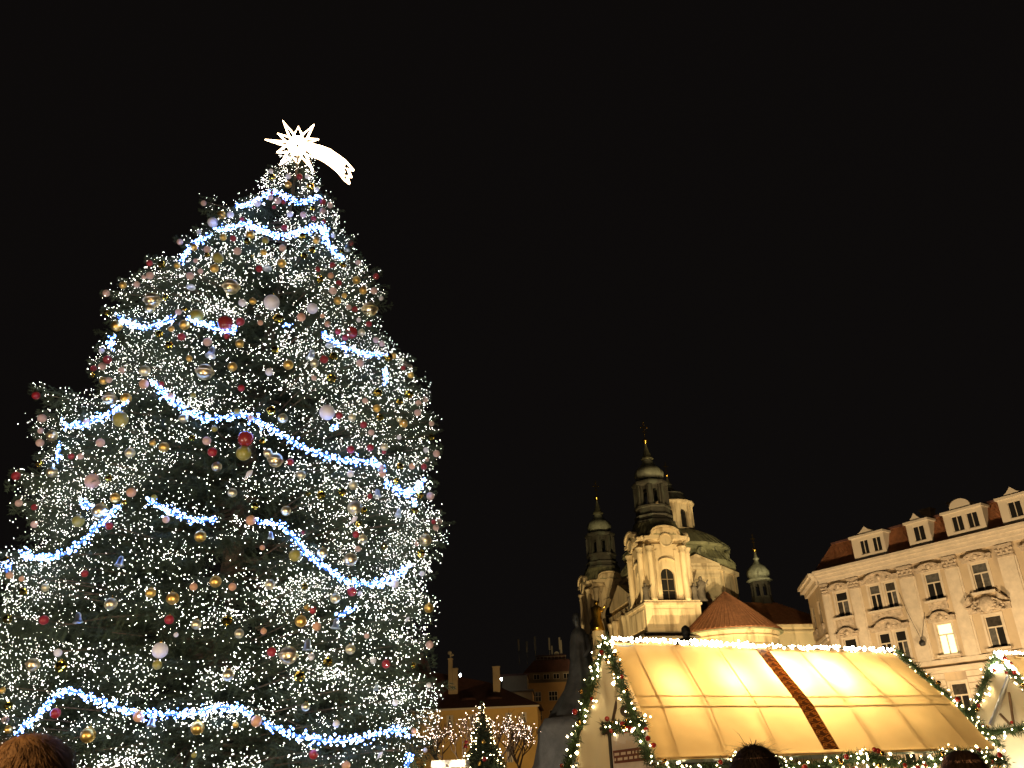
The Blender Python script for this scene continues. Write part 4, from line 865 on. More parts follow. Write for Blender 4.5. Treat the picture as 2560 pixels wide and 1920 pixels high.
def facet():
    bm = bmesh.new(); bmesh.ops.create_icosphere(bm, subdivisions=3, radius=1)
    r = random.Random(3)
    for v in bm.verts: v.co *= 1 + r.uniform(-.035, .035)
    m = MB().add([v.co for v in bm.verts], [[v.index for v in f.verts] for f in bm.faces]) if not bm.verts.index_update() else None
    bm.free(); return m
def ob(name, me, parent=None):
    return link(bpy.data.objects.new(name, me), parent)
CAPM = lambda: MB().lathe([(.22, .93), (.22, 1.12), (.12, 1.16), (.05, 1.3)], 8)
items = []
for tok in BD.split():
    x, y, r = map(int, tok[1:].split(',')); items.append((tok[0], x, y, r))
ROWS = [(490, 'just below the star'), (600, 'near the top chains'), (700, 'on the upper shoulders'), (860, 'beside the third chains'), (1010, 'above the long middle chain'), (1200, 'by the long middle chain'),
        (1400, 'below the middle chain'), (1720, 'in the lower boughs'), (9999, 'by the lowest chain')]
def row_of(y): return next(t for q, t in ROWS if y < q)
def col_of(x, y):
    p = on_tree(x, y); z = p[2]; u = (p[0] - (axis_x(z) - np.interp(z, _sz, _sl))) / (np.interp(z, _sz, _sl) + np.interp(z, _sz, _sr))
    return 'left edge' if u < .14 else 'left side' if u < .38 else 'middle' if u < .62 else 'right side' if u < .86 else 'right edge'
from collections import defaultdict
buckets = defaultdict(list)
for it in items:
    k, x, y, r = it; size = 'small ' if r <= 8 else 'large ' if r >= 16 else ''
    buckets[(size + BM[k][1], col_of(x, y), row_of(y))].append(it)
ORD = ['first', 'second', 'third', 'fourth', 'fifth', 'sixth', 'seventh', 'eighth', 'ninth', 'tenth']
lab_of = {}
for (d, c, w), L_ in buckets.items():
    L_.sort(key=lambda q: (q[2], q[1]))
    for i, it in enumerate(L_):
        lab_of[it] = f"{d} at tree's {c}, {w}" + (f", {ORD[min(i, 9)]} from top" if len(L_) > 1 else '')
SILV = BM['B'][0]; WHT = BM['W'][0]
for it in items:
    k, x, y, r = it
    p = on_tree(x, y, 1.02); R_ = r / F * fdepth(p) * .97
    v = CAM - p; v /= np.linalg.norm(v); p = p + v * (R_ * .3 + .02)
    mt = BM[k][0]
    name = {'J': 'jingle_bell', 'B': 'bell_ornament', 'S': 'saucer_ornament', 'N': 'drop_ornament'}.get(k, 'bauble')
    if k == 'D': me = me_of('D', facet, mt, False)
    elif k == 'B': me = me_of('B', lambda: MB().lathe([(.08, 1.1), (.3, 1.0), (.48, .75), (.55, .3), (.62, -.2), (.78, -.6), (1.0, -.85), (.98, -.95), (.85, -.9), (.6, -.3), (.3, .6)][::-1], 20), SILV)
    elif k == 'S': me = me_of('S', lambda: MB().lathe([(max(.02, q[0]), q[1] * .55) for q in unit_ball()], 24), SILV)
    elif k == 'N': me = me_of('N', lambda: MB().lathe([(.05, -1.9), (.12, -1.4), (.2, -.9), (.5, -.3), (.62, .2), (.45, .7), (.2, 1.05), (.14, 1.2)], 16), WHT)
    elif k == 'K': me = me_of('K', lambda: MB().lathe([(.02, -.86), (.3, -.95), (.6, -.8), (.88, -.4), (1.0, .05), (.95, .45), (.7, .8), (.35, .9), (.02, .74)], 24, mod=lambda a, z: 1 + .03 * math.cos(6 * a)), mt)
    else: me = me_of(k, lambda: MB().lathe(unit_ball(), 24), mt)
    o = ob(name, me); o.location = [float(c) for c in p]; o.scale = (R_, R_, R_)
    o.rotation_euler = (random.uniform(-.12, .12), random.uniform(-.12, .12), random.uniform(0, 6.28))
    if k == 'N': o.rotation_euler = (0, .7, 0)
    tag(o, lab_of[it], {'J': 'bell', 'B': 'bell'}.get(k, 'ornament' if k in 'SN' else 'bauble'), 'ornaments on the big tree')
    if k in 'RPWEGCOKD': ob('cap', me_of('cap', CAPM, MT['gold']), o)
    if k == 'J':
        o.rotation_euler = (random.uniform(-.15, .15), random.uniform(-.15, .15), random.uniform(-.4, .4))
        ob('flange', me_of('fl', lambda: MB().lathe([(.98, -.03), (1.16, -.05), (1.18, 0), (1.16, .05), (.98, .03)], 28), mt), o)
        ob('slit', me_of('sl', lambda: MB().tube([(1.005 * math.sin(q), -1.005 * math.cos(q) * .0 - math.cos(q) * .72, -math.cos(q) * .70) for q in np.linspace(-.75, .75, 12)], .05, 5).lathe([(.02, -.04), (.13, 0), (.02, .04)], 8, (.69, -.53, -.52)), MT['slit'], False), o)
print('baubles', len(items))
# ================================================================== MARKET STALLS
def canvas_mat(name, col, tcol, mix=.55):
    m = bpy.data.materials.new(name); m.use_nodes = True; t = m.node_tree; N = t.nodes; N.clear()
    tc = N.new('ShaderNodeTexCoord'); no = N.new('ShaderNodeTexNoise'); no.inputs['Scale'].default_value = 2.5; no.inputs['Detail'].default_value = 5
    rp = N.new('ShaderNodeValToRGB'); rp.color_ramp.elements[0].position = .3; rp.color_ramp.elements[1].position = .75
    rp.color_ramp.elements[0].color = (*[c * .9 for c in tcol], 1); rp.color_ramp.elements[1].color = (*tcol, 1)
    t.links.new(tc.outputs['Object'], no.inputs['Vector']); t.links.new(no.outputs['Fac'], rp.inputs[0])
    a = N.new('ShaderNodeBsdfDiffuse'); a.inputs[0].default_value = (*col, 1); b = N.new('ShaderNodeBsdfTranslucent'); t.links.new(rp.outputs[0], b.inputs[0])
    wv = N.new('ShaderNodeTexNoise'); wv.inputs['Scale'].default_value = 1.2; wv.inputs['Detail'].default_value = 3; t.links.new(tc.outputs['Object'], wv.inputs['Vector'])
    bp_ = N.new('ShaderNodeBump'); bp_.inputs['Strength'].default_value = .5; bp_.inputs['Distance'].default_value = .08; t.links.new(wv.outputs['Fac'], bp_.inputs['Height'])
    t.links.new(bp_.outputs[0], a.inputs['Normal']); t.links.new(bp_.outputs[0], b.inputs['Normal'])
    x = N.new('ShaderNodeMixShader'); x.inputs[0].default_value = mix; o = N.new('ShaderNodeOutputMaterial')
    t.links.new(a.outputs[0], x.inputs[1]); t.links.new(b.outputs[0], x.inputs[2]); t.links.new(x.outputs[0], o.inputs[0]); return m
MT['canvas'] = canvas_mat('stall_canvas', (.64, .44, .22), (.97, .66, .29))
MT['sheet'] = canvas_mat('grey_plastic_sheet', (.50, .43, .31), (.62, .53, .36), .14)
MT['wood'] = mat('stall_wood', (.16, .09, .045), .7, var=.3, scale=6, bump=.3, bscale=20)
MT['woodd'] = mat('dark_stall_wood', (.07, .045, .03), .7, var=.3, scale=6)
MT['steel'] = mat('galvanised_steel', (.6, .6, .6), .3, 1.0)
MT['garl'] = mat('garland_needles', (.04, .075, .025), .65, var=.5, scale=6)
MT['gbulb'] = glow('garland_bulb', (1.0, .80, .42), 26.0)
MT['ridge'] = glow('ridge_bulb', (1.0, .88, .62), 45.0)
MT['gred'] = mat('garland_bauble_red', (.42, .03, .025), .15, coat=.6); MT['ggold'] = mat('garland_bauble_gold', (.8, .5, .15), .15, 1.0)
MT['cream'] = mat('sign_lettering', (.75, .66, .55), .7)
MT['board'] = mat('sign_board_brown', (.17, .065, .035), .6, var=.2, scale=8)
MT['white'] = mat('sign_board_white', (.75, .70, .65), .6, var=.15, scale=5)
def strip_mat():                        # woven band: lozenge lines and rings, printed flat
    m = bpy.data.materials.new('woven_band'); m.use_nodes = True; t = m.node_tree; N = t.nodes; b = N['Principled BSDF']; b.inputs['Roughness'].default_value = .7
    def math_(op, a=None, c=None, v=None, v0=None):
        n = N.new('ShaderNodeMath'); n.operation = op
        if a is not None: t.links.new(a, n.inputs[0])
        if c is not None: t.links.new(c, n.inputs[1])
        if v0 is not None: n.inputs[0].default_value = v0
        if v is not None: n.inputs[1].default_value = v
        return n.outputs[0]
    uv = N.new('ShaderNodeUVMap'); sp = N.new('ShaderNodeSeparateXYZ'); t.links.new(uv.outputs[0], sp.inputs[0]); U, V = sp.outputs[0], sp.outputs[1]
    Vs = math_('MULTIPLY', V, v=19.0)
    d1 = math_('ABSOLUTE', math_('SUBTRACT', math_('FRACT', math_('ADD', U, Vs)), v=.5)); d2 = math_('ABSOLUTE', math_('SUBTRACT', math_('FRACT', math_('SUBTRACT', Vs, U)), v=.5))
    l = math_('MAXIMUM', math_('LESS_THAN', d1, v=.05), math_('LESS_THAN', d2, v=.05))
    fu = math_('SUBTRACT', math_('FRACT', math_('MULTIPLY', U, v=2.0)), v=.5); fv = math_('SUBTRACT', math_('FRACT', math_('ADD', Vs, v=.25)), v=.5)
    rr = math_('SQRT', math_('ADD', math_('MULTIPLY', fu, fu), math_('MULTIPLY', fv, fv))); ring = math_('LESS_THAN', math_('ABSOLUTE', math_('SUBTRACT', rr, v=.2)), v=.06)
    ed = math_('GREATER_THAN', math_('ABSOLUTE', math_('SUBTRACT', U, v=.5)), v=.44); edi = math_('GREATER_THAN', math_('ABSOLUTE', math_('SUBTRACT', U, v=.5)), v=.47)
    g_ = math_('MAXIMUM', math_('MAXIMUM', l, ring), ed); g2 = math_('MULTIPLY', g_, math_('SUBTRACT', None, edi, v0=1.0))
    mx = N.new('ShaderNodeMix'); mx.data_type = 'RGBA'; mx.inputs['A'].default_value = (.10, .035, .014, 1); mx.inputs['B'].default_value = (.50, .24, .07, 1); t.links.new(g2, mx.inputs['Factor'])
    t.links.new(mx.outputs['Result'], b.inputs['Base Color'])
    tr = N.new('ShaderNodeBsdfTranslucent'); ms = N.new('ShaderNodeMixShader'); ms.inputs[0].default_value = .35
    t.links.new(mx.outputs['Result'], tr.inputs[0]); t.links.new(b.outputs[0], ms.inputs[1]); t.links.new(tr.outputs[0], ms.inputs[2])
    t.links.new(ms.outputs[0], N['Material Output'].inputs[0]); return m
MT['band'] = strip_mat()
V3 = lambda p: np.array([float(c) for c in p])
def garland(name, label, path, rad=.10, nper=520, bper=26, kper=5.5, bmat='gbulb', brange=(.006, .016), cat='garland', base=None):
    Q = resample([V3(p) for p in path], .02); c = Q[0].copy(); L = len(Q) * .02
    e = empty(name, c); tag(e, label, cat, 'garlands on the market stalls')
    n = int(L * nper); i = RNG.integers(0, len(Q), n); cen = Q[i] - c
    a = RNG.normal(0, 1, (n, 3)); a /= np.linalg.norm(a, axis=1)[:, None]; b = RNG.normal(0, 1, (n, 3)); b -= (b * a).sum(1)[:, None] * a; b /= np.linalg.norm(b, axis=1)[:, None]
    r0 = RNG.uniform(0, rad * .6, n)[:, None]; ln = RNG.uniform(.04, .085, n)[:, None]
    p = cen + a * r0; tr = np.stack([p - b * .006, p + b * .006, p + a * ln + RNG.normal(0, .015, (n, 3))], 1)
    tri_mesh('foliage', tr, MT['garl'], e)['kind'] = 'stuff'
    MB().tube([q - c for q in Q[::5]], rad * .3, 5).build('core', MT['garl'], e)
    n = int(L * bper); i = RNG.integers(0, len(Q), n); a = RNG.normal(0, 1, (n, 3)); a /= np.linalg.norm(a, axis=1)[:, None]
    bulbs('bulbs', Q[i] - c + a * rad * RNG.uniform(.6, 1.05, n)[:, None], RNG.uniform(*brange, n) * np.where(RNG.random(n) < .08, 1.6, 1), MT[bmat], e)['kind'] = 'stuff'
    for k in range(int(L * kper)):
        q = Q[RNG.integers(0, len(Q))] - c; a = RNG.normal(0, 1, 3); a[1] -= 1.0; a /= np.linalg.norm(a)
        o = ob('bauble', me_of('gr' if k % 3 else 'gg', lambda: MB().lathe(unit_ball(), 14), MT['gred'] if k % 3 else MT['ggold']), e); o.location = [float(v) for v in q + a * rad * .9]; s_ = RNG.uniform(.022, .036); o.scale = (s_,) * 3
    return e
def lamp_bulb(loc, watts, col, r, label, drop=.35, glowmat='gbulb', soft=None):
    e = empty('hanging_lamp', loc); tag(e, label, 'lamp', 'lamps inside the stalls')
    MB().lathe(unit_ball(), 14).xf(Matrix.Scale(r, 4)).build('bulb', MT[glowmat], e, True)
    MB().tube([(0, 0, r), (0, 0, drop)], .012, 5).lathe([(.03, r * .8), (.05, r * .9), (.03, r + .08)], 8).build('cord', MT['woodd'], e)
    l = bpy.data.lights.new('lamp_light', 'POINT'); l.energy = watts; l.color = col; l.shadow_soft_size = soft or r
    lo = bpy.data.objects.new('lamp_light', l); link(lo, e); lo.location = (0, -r * 1.6, -r * 1.6)
    return e
def stall(AL, AR, EL, ER, RL, RR, label, bays, band=None):
    o0 = V3((AL[0], AL[1], 0)); e = empty('market_stall', o0); tag(e, label, 'market stall', 'market stalls with canvas roofs')
    A = lambda s: V3(AL) * (1 - s) + V3(AR) * s - o0
    FE = lambda s: V3(EL) * (1 - s) + V3(ER) * s - o0; RE = lambda s: V3(RL) * (1 - s) + V3(RR) * s - o0
    T = [0, .15, .3, .45, .57, .62, .75, .88, 1.0]
    def P(s, t, E, off=0.0):
        a, b = A(s), E(s); p = a + (b - a) * t; run = b - a; h = np.array([run[0], run[1], 0]); h /= np.linalg.norm(h)
        bul = .075 * min(t / .6, (1 - t) / .4 * 1.0) ; nrm = h * abs(run[2]) + np.array([0, 0, np.linalg.norm(run[:2])]); nrm /= np.linalg.norm(nrm)
        return p + nrm * (bul + off)
    ss = [0] + bays + [1]
    for side, E in (('front', FE), ('rear', RE)):
        for s0, s1 in zip(ss[:-1], ss[1:]):
            m = MB(); ns = 5; sg = np.linspace(s0, s1, ns)
            vs = []; fs = []
            for j, t in enumerate(T):
                for k, s in enumerate(sg):
                    sag = -.012 * math.sin(PI * k / (ns - 1)) * (math.sin(PI * t) ** .6)
                    vs.append(P(s, t, E, sag))
            for j in range(len(T) - 1):
                for k in range(ns - 1):
                    q = (j * ns + k, j * ns + k + 1, (j + 1) * ns + k + 1, (j + 1) * ns + k); fs.append(q if side == 'rear' else q[::-1])
            m.add(vs, fs).build('canvas_panel', MT['canvas'], e, True)
        for s in bays:
            MB().tube([P(s, t, E, -.02) for t in (0.02, .3, .57, .8, .97)], .0125, 5).build('rafter', MT['wood'], e)
        for t in (.50, .59): MB().tube([P(s, t, E, -.034) for s in (0.01, .5, .99)], .007 if t < .55 else .008, 5).build('purlin', MT['wood'], e)
        MB().tube([P(s, .985, E, -.03) for s in (0, .5, 1)], .03, 6).build('eave_pole', MT['steel'], e)
    MB().tube([A(0) + np.array([0, 0, -.05]), A(1) + np.array([0, 0, -.05])], .03, 6).build('ridge_pole', MT['steel'], e)
    for E in (FE, RE):
        for s in (0.02, .98):
            q = P(s, .96, E, -.06); MB().box(q[0] - .045, q[0] + .045, q[1] - .045, q[1] + .045, 0, q[2] - .02).build('post', MT['wood'], e)
    f0, f1 = FE(.03), FE(.97); d = (f1 - f0) / np.linalg.norm(f1 - f0); nrm = np.array([d[1], -d[0], 0])
    def slab(a, b, w, z0, z1, nm, mt):
        v = [a - nrm * w, b - nrm * w, b + nrm * w, a + nrm * w]
        MB().add([(p[0], p[1], z0) for p in v] + [(p[0], p[1], z1) for p in v], [(0, 3, 2, 1), (4, 5, 6, 7), (0, 1, 5, 4), (1, 2, 6, 5), (2, 3, 7, 6), (3, 0, 4, 7)]).build(nm, mt, e)
    slab(f0, f1, .28, .92, .97, 'counter', MT['wood']); n_ = 24
    for k in range(n_):
        a = f0 + (f1 - f0) * k / n_; b = f0 + (f1 - f0) * (k + .95) / n_; slab(a, b, .012, .02, .9, 'plank', MT['wood'])
    if band:
        s0, s1 = band; vs = []; fs = []; uvs = []; nT = 24
        for j in range(nT + 1):
            t = .01 + .955 * j / nT
            for s in (s0, s1): vs.append(P(s, t, FE, .006))
            uvs += [(0, j / nT), (1, j / nT)]
        for j in range(nT): fs.append((2 * j, 2 * j + 2, 2 * j + 3, 2 * j + 1))
        b_ = MB().add(vs, fs).build('woven_band', MT['band'], e); ul = b_.data.uv_layers.new(name='UVMap')
        for lp in b_.data.loops: ul.data[lp.index].uv = uvs[lp.vertex_index]
    return e, P, A, FE, RE
def gable_sheet(e, A0, E0, R0, z0=.0):  # creased sheet that closes the near gable end
    m = MB(); n = 26; vs = []; fs = []; E0, R0, A0 = V3(E0), V3(R0), V3(A0); base = R0 - E0; nr = np.array([base[1], -base[0], 0]); nr /= np.linalg.norm(nr)
    H = 12
    for j in range(H + 1):
        for k in range(n + 1):
            u = k / n; p = E0 + base * u
            zt = E0[2] + (A0[2] - E0[2]) * (1 - abs(2 * u - 1)) - .06; z = z0 + (zt - z0) * j / H
            f_ = .05 * math.sin(u * 19 + z * 3.1) * (1 - .5 * j / H) + .05 * math.sin(u * 7 - z * 6)
            q = p + nr * f_; vs.append((q[0], q[1], z))
    for j in range(H):
        for k in range(n): fs.append((j * (n + 1) + k, j * (n + 1) + k + 1, (j + 1) * (n + 1) + k + 1, (j + 1) * (n + 1) + k))
    return m.add(vs, fs).build('gable_sheet', MT['sheet'], e, True)

AL, AR = at(1528, 1606, 10.7), at(2231, 1632, 12.98)
EL, ER = at(1640, 1903, 10.1), at(2492, 1886, 11.87); RL = at(1436, 1905, 11.29); EL[2] = ER[2] = RL[2] = 1.90
RR = AR * 2 - ER; RR[2] = 1.9; AR[2] = AL[2]
BAYS = [.065, .19, .335, .48, .625, .775, .92]
st1, P1, A1, FE1, RE1 = stall(AL, AR, EL, ER, RL, RR, 'large stall with glowing orange canvas roof and woven band down its middle', BAYS, (.462, .508))
o1 = np.array([AL[0], AL[1], 0.0])
gn = np.cross(V3(EL) - V3(RL), (0, 0, 1)); gn /= np.linalg.norm(gn)
if gn @ (CAM - V3(AL)) < 0: gn = -gn
def on_gable(x, y, off=0.0):            # a point on the near gable's plane, off metres in front of it
    r = ray(x, y); p0 = V3(AL) + gn * off; return CAM + r * (((p0 - CAM) @ gn) / (r @ gn))
gable_sheet(st1, AL - o1, EL - o1, RL - o1)
# things fixed to the gable: crossbar, emblem, price board
g = lambda x, y, off=.08: on_gable(x, y, off) - o1
MB().tube([g(1503, 1822), g(1612, 1812)], .03, 6).build('crossbar', MT['woodd'], st1)
MB().add([g(1503, 1806), g(1524, 1804), g(1524, 1834), g(1506, 1838), g(1503, 1806, .16), g(1524, 1804, .16), g(1524, 1834, .16), g(1506, 1838, .16)], [(0, 1, 2, 3), (7, 6, 5, 4), (0, 4, 5, 1), (1, 5, 6, 2), (2, 6, 7, 3), (3, 7, 4, 0)]).build('bracket', MT['woodd'], st1)
MB().tube([g(1523, 1830, .12), g(1530, 1925, .12), g(1536, 2040, .12)], .022, 6).build('sign_pole', MT['metal'], st1)
MB().tube([g(1553, 1700, .06), g(1531, 1806, .06)], .02, 6).build('gable_strut', MT['woodd'], st1)
em = MB(); pts = [g(1571 + 21 * math.cos(q), 1777 + 17 * math.sin(q), .14) for q in np.linspace(0, 2 * PI, 24, False)]; pb = [g(1571 + 21 * math.cos(q), 1777 + 17 * math.sin(q), .10) for q in np.linspace(0, 2 * PI, 24, False)]
em = em.add(pts + pb, [tuple(range(24)), tuple(range(47, 23, -1))] + [(k, 24 + k, 24 + (k + 1) % 24, (k + 1) % 24) for k in range(24)]).build('emblem', MT['woodd'], st1)
def quad_plate(px, off, th, name, mt, parent):
    a = [g(x, y, off) for x, y in px]; b = [g(x, y, off - th) for x, y in px]
    return MB().add(a + b, [(0, 1, 2, 3), (7, 6, 5, 4), (0, 4, 5, 1), (1, 5, 6, 2), (2, 6, 7, 3), (3, 7, 4, 0)]).build(name, mt, parent)
for k, (x, ch_) in enumerate(((1562, 'V'), (1569, 'I'), (1575, 'N'))):
    S3 = {'V': [((0, .04), (.014, 0)), ((.014, 0), (.028, .04))], 'I': [((.008, 0), (.008, .04))], 'N': [((0, 0), (0, .04)), ((0, .04), (.026, 0)), ((.026, 0), (.026, .04))]}[ch_]
    lm = MB()
    for (a0, b0_), (a1, b1_) in S3: lm.tube([(a0, b0_, 0), (a1, b1_, 0)], .0035, 4)
    t_ = lm.build('lettering', MT['cream'], em)
    p = g(x, 1782, .15); X_ = g(x + 10, 1782, .15) - p; X_ /= np.linalg.norm(X_); Z_ = np.array([0, 0, 1.0]); Y_ = Z_ - X_ * (X_ @ Z_); Y_ /= np.linalg.norm(Y_); N_ = np.cross(X_, Y_)
    t_.matrix_local = Matrix(((X_[0], Y_[0], N_[0], p[0]), (X_[1], Y_[1], N_[1], p[1]), (X_[2], Y_[2], N_[2], p[2]), (0, 0, 0, 1)))
sb = quad_plate([(1528, 1838), (1618, 1824), (1632, 1935), (1535, 1940)], .16, .03, 'sign_board', MT['white'], st1)
pn = quad_plate([(1532, 1877), (1620, 1865), (1626, 1900), (1536, 1909)], .168, .005, 'menu_panel', MT['board'], sb)
for r_, (y0, h_) in enumerate(((1883, 7), (1896, 7))):
    x = 1536
    while x < 1616:
        w_ = random.choice((4, 7, 9, 12)); yy = y0 - (x - 1536) * .13
        quad_plate([(x, yy), (x + w_, yy - w_ * .13), (x + w_, yy + h_ - w_ * .13), (x, yy + h_)], .174, .003, 'lettering', MT['cream'], sb); x += w_ + 4
# city skyline print above the menu, a row of spires
x = 1533
while x < 1614:
    w_ = random.uniform(3, 7); h_ = random.uniform(6, 22); yy = 1874 - (x - 1533) * .13
    quad_plate([(x, yy - h_), (x + w_, yy - h_ - random.uniform(-3, 3)), (x + w_, yy - w_ * .13), (x, yy)], .172, .004, 'skyline_print', MT['cream'], sb); x += w_ + .6
for k in range(3):                      # light behind the menu panel
    pass
# lamps under the canvas
for k, (s, dz, wt) in enumerate(((.14, .62, 26), (.34, .55, 56), (.52, .42, 120), (.68, .46, 100), (.87, .60, 34))):
    p = A1(s) + o1 + np.array([0, 0, -dz]); lamp_bulb(p, wt, (1.0, .80, .46), .05, ('leftmost', 'second from left', 'middle', 'fourth from left', 'rightmost')[k] + ' bare bulb hanging under the glowing canvas roof ridge', dz - .06, soft=.06)
# garlands
off = lambda P, d: [V3(p) + d for p in P]
gA, gE, gR = V3(AL), V3(EL), V3(RL)
fo = gn * .10
garland('garland', 'lit spruce garland on the left slope of the near stall gable', off([gA, gA * .5 + gR * .5, gR + (gR - gA) * .12], fo), .12, 1250, 30, 5)
garland('garland', 'lit spruce garland along the gable edge of the orange roof', off([gA, gA * .5 + gE * .5, gE + (gE - gA) * .05], fo + np.array([0.0, -.03, .02])), .12, 1250, 30, 5)
garland('garland', 'thick lit garland along the front eave of the orange roof', [V3(EL) * (1 - s) + V3(ER) * s + np.array([.02, -.07, -.10 - .05 * math.sin(s * 20)]) for s in np.linspace(-.005, 1.01, 24)], .13, 1300, 42, 6)
garland('garland', 'second lower strand of lit garland under the front eave', [V3(EL) * (1 - s) + V3(ER) * s + np.array([.03, -.06, -.27 - .05 * math.sin(s * 31 + 2)]) for s in np.linspace(0, 1.0, 24)], .13, 1200, 52, 6)
garland('garland', 'lit garland down the far right edge of the orange roof', [V3(AR) * (1 - t) + V3(ER) * t + np.array([.07, .0, .04]) for t in np.linspace(0, 1.0, 8)], .085, 1100, 34, 4)
garland('garland', 'short lit garland on the crossbar above the menu board', [on_gable(1512, 1818, .14), on_gable(1560, 1818, .16), on_gable(1610, 1806, .14)], .11, 1400, 36, 16)
def ridge_lights(name_lab, P, n, mtl='ridge'):
    Q = resample([V3(p) for p in P], .01); c = Q[0].copy(); e = empty('ridge_light_string', c); tag(e, name_lab, 'light string', 'ridge light strings')
    MB().tube([q - c for q in Q[::8]], .008, 5).build('cable', MT['wire'], e)
    i = RNG.integers(0, len(Q), n); bulbs('bulbs', Q[i] - c + RNG.normal(0, .014, (n, 3)), RNG.uniform(.010, .021, n), MT[mtl], e)['kind'] = 'stuff'
ridge_lights('blazing white light string along the orange roof ridge', [V3(AL) + (0, 0, .05), V3(AR) * .5 + V3(AL) * .5 + (0, 0, .03), V3(AR) + (0, 0, .05)], 330)
ridge_lights('tight bunch of white bulbs at the near gable peak', [gA + fo + (0, 0, .06), gA * .93 + gR * .07 + fo, gA * .78 + gR * .22 + fo], 60)

# second stall, its gable end at the picture's right edge
def hit_z(x, y, z): r = ray(x, y); return CAM + r * ((z - CAM[2]) / r[2])
A2 = hit_z(2497, 1640, 3.25); dr = V3(AR) - V3(AL); dr[2] = 0; dr /= np.linalg.norm(dr); pp = np.array([dr[1], -dr[0], 0])
if pp[1] > 0: pp = -pp
A2R = A2 + dr * 4.5; dn_ = np.array([0, 0, -1.33])
E2, R2, E2R, R2R = A2 + pp * .95 + dn_, A2 - pp * 1.1 + dn_, A2R + pp * .95 + dn_, A2R - pp * 1.1 + dn_
st2, P2, _, _, _ = stall(A2, A2R, E2, E2R, R2, R2R, 'second stall with lit garlanded gable at the right picture edge', [.1, .3, .5, .7, .9])
o2 = np.array([A2[0], A2[1], 0.0]); gn2 = -dr
gp2 = lambda x, y, o_=0.0: CAM + ray(x, y) * (((V3(A2) + gn2 * o_ - CAM) @ gn2) / (ray(x, y) @ gn2))
gable_sheet(st2, A2 - o2, E2 - o2, R2 - o2, 1.2)
MB().tube([gp2(2524, 1688, .06) - o2, gp2(2478, 1812, .06) - o2], .035, 8).build('steel_arm', MT['steel'], st2)
MB().tube([gp2(2522, 1730, .05) - o2, gp2(2534, 1810, .05) - o2], .02, 6).tube([gp2(2500, 1785, .05) - o2, gp2(2526, 1812, .05) - o2], .02, 6).build('gable_strut', MT['wood'], st2)
f2 = gn2 * .08
garland('garland', 'lit garland on the left slope of the right hand stall gable', off([A2, A2 * .5 + R2 * .5, R2], f2), .12, 1250, 34, 6)
garland('garland', 'lit garland on the right slope of the right hand stall gable', off([A2, A2 * .5 + E2 * .5, E2], f2), .12, 1250, 34, 6)
garland('garland', 'dark garland on the crossbar of the right hand stall', [gp2(2432, 1832, .1), gp2(2500, 1830, .1), gp2(2590, 1815, .1)], .13, 1300, 16, 4)
ridge_lights('white light string along the right hand stall ridge', [V3(A2) + (0, 0, .06), V3(A2) + dr * 2 + (0, 0, .06)], 110)
ridge_lights('bunch of white bulbs at the right hand stall peak', [V3(A2) + f2 + (0, 0, .06), gp2(2528, 1668, .1)], 60)
ridge_lights('bunch of bulbs glowing under the right hand stall peak', [gp2(2480, 1672, .1), gp2(2494, 1662, .1), gp2(2510, 1670, .1)], 40)
lamp_bulb(gp2(2545, 1872, -.35), 60, (1.0, .88, .66), .13, 'glaring white lamp under the gable of the right hand stall', .5, 'ridge')
lamp_bulb(V3(A2) + dr * 1.6 + (0, 0, -.5), 40, (1.0, .8, .46), .05, 'bare bulb under the right hand stall canvas', .4)

# little white kiosk beyond the big tree
kx, ky = at(1078, 1896, 22)[:2]; kk = empty('small_kiosk', (kx, ky, 0)); tag(kk, 'small kiosk with blazing white lit awning at the foot of the little tree', 'kiosk')
MT['awning'] = canvas_mat('white_awning', (.8, .76, .68), (.95, .9, .8))
MB().prism([(0, 2.05), (.82, 2.05), (.82, 2.2), (0, 2.2)], 0, 1.6).build('awning', MT['awning'], kk)
for x in (.04, .78):
    for y in (.05, 1.5): MB().box(x - .03, x + .03, y - .03, y + .03, 0, 2.04).build('post', MT['wood'], kk)
MB().box(.02, .8, .1, .5, .85, .92).box(.04, .78, .12, .16, 0, .85).build('counter', MT['wood'], kk)
lamp_bulb((kx + .4, ky - .28, 1.98), 110, (1.0, .85, .6), .05, 'lamp lighting the awning of the small white kiosk', .1)
lamp_bulb((kx + .4, ky + .7, 1.8), 80, (1.0, .85, .6), .05, 'lamp inside the small white kiosk', .2)

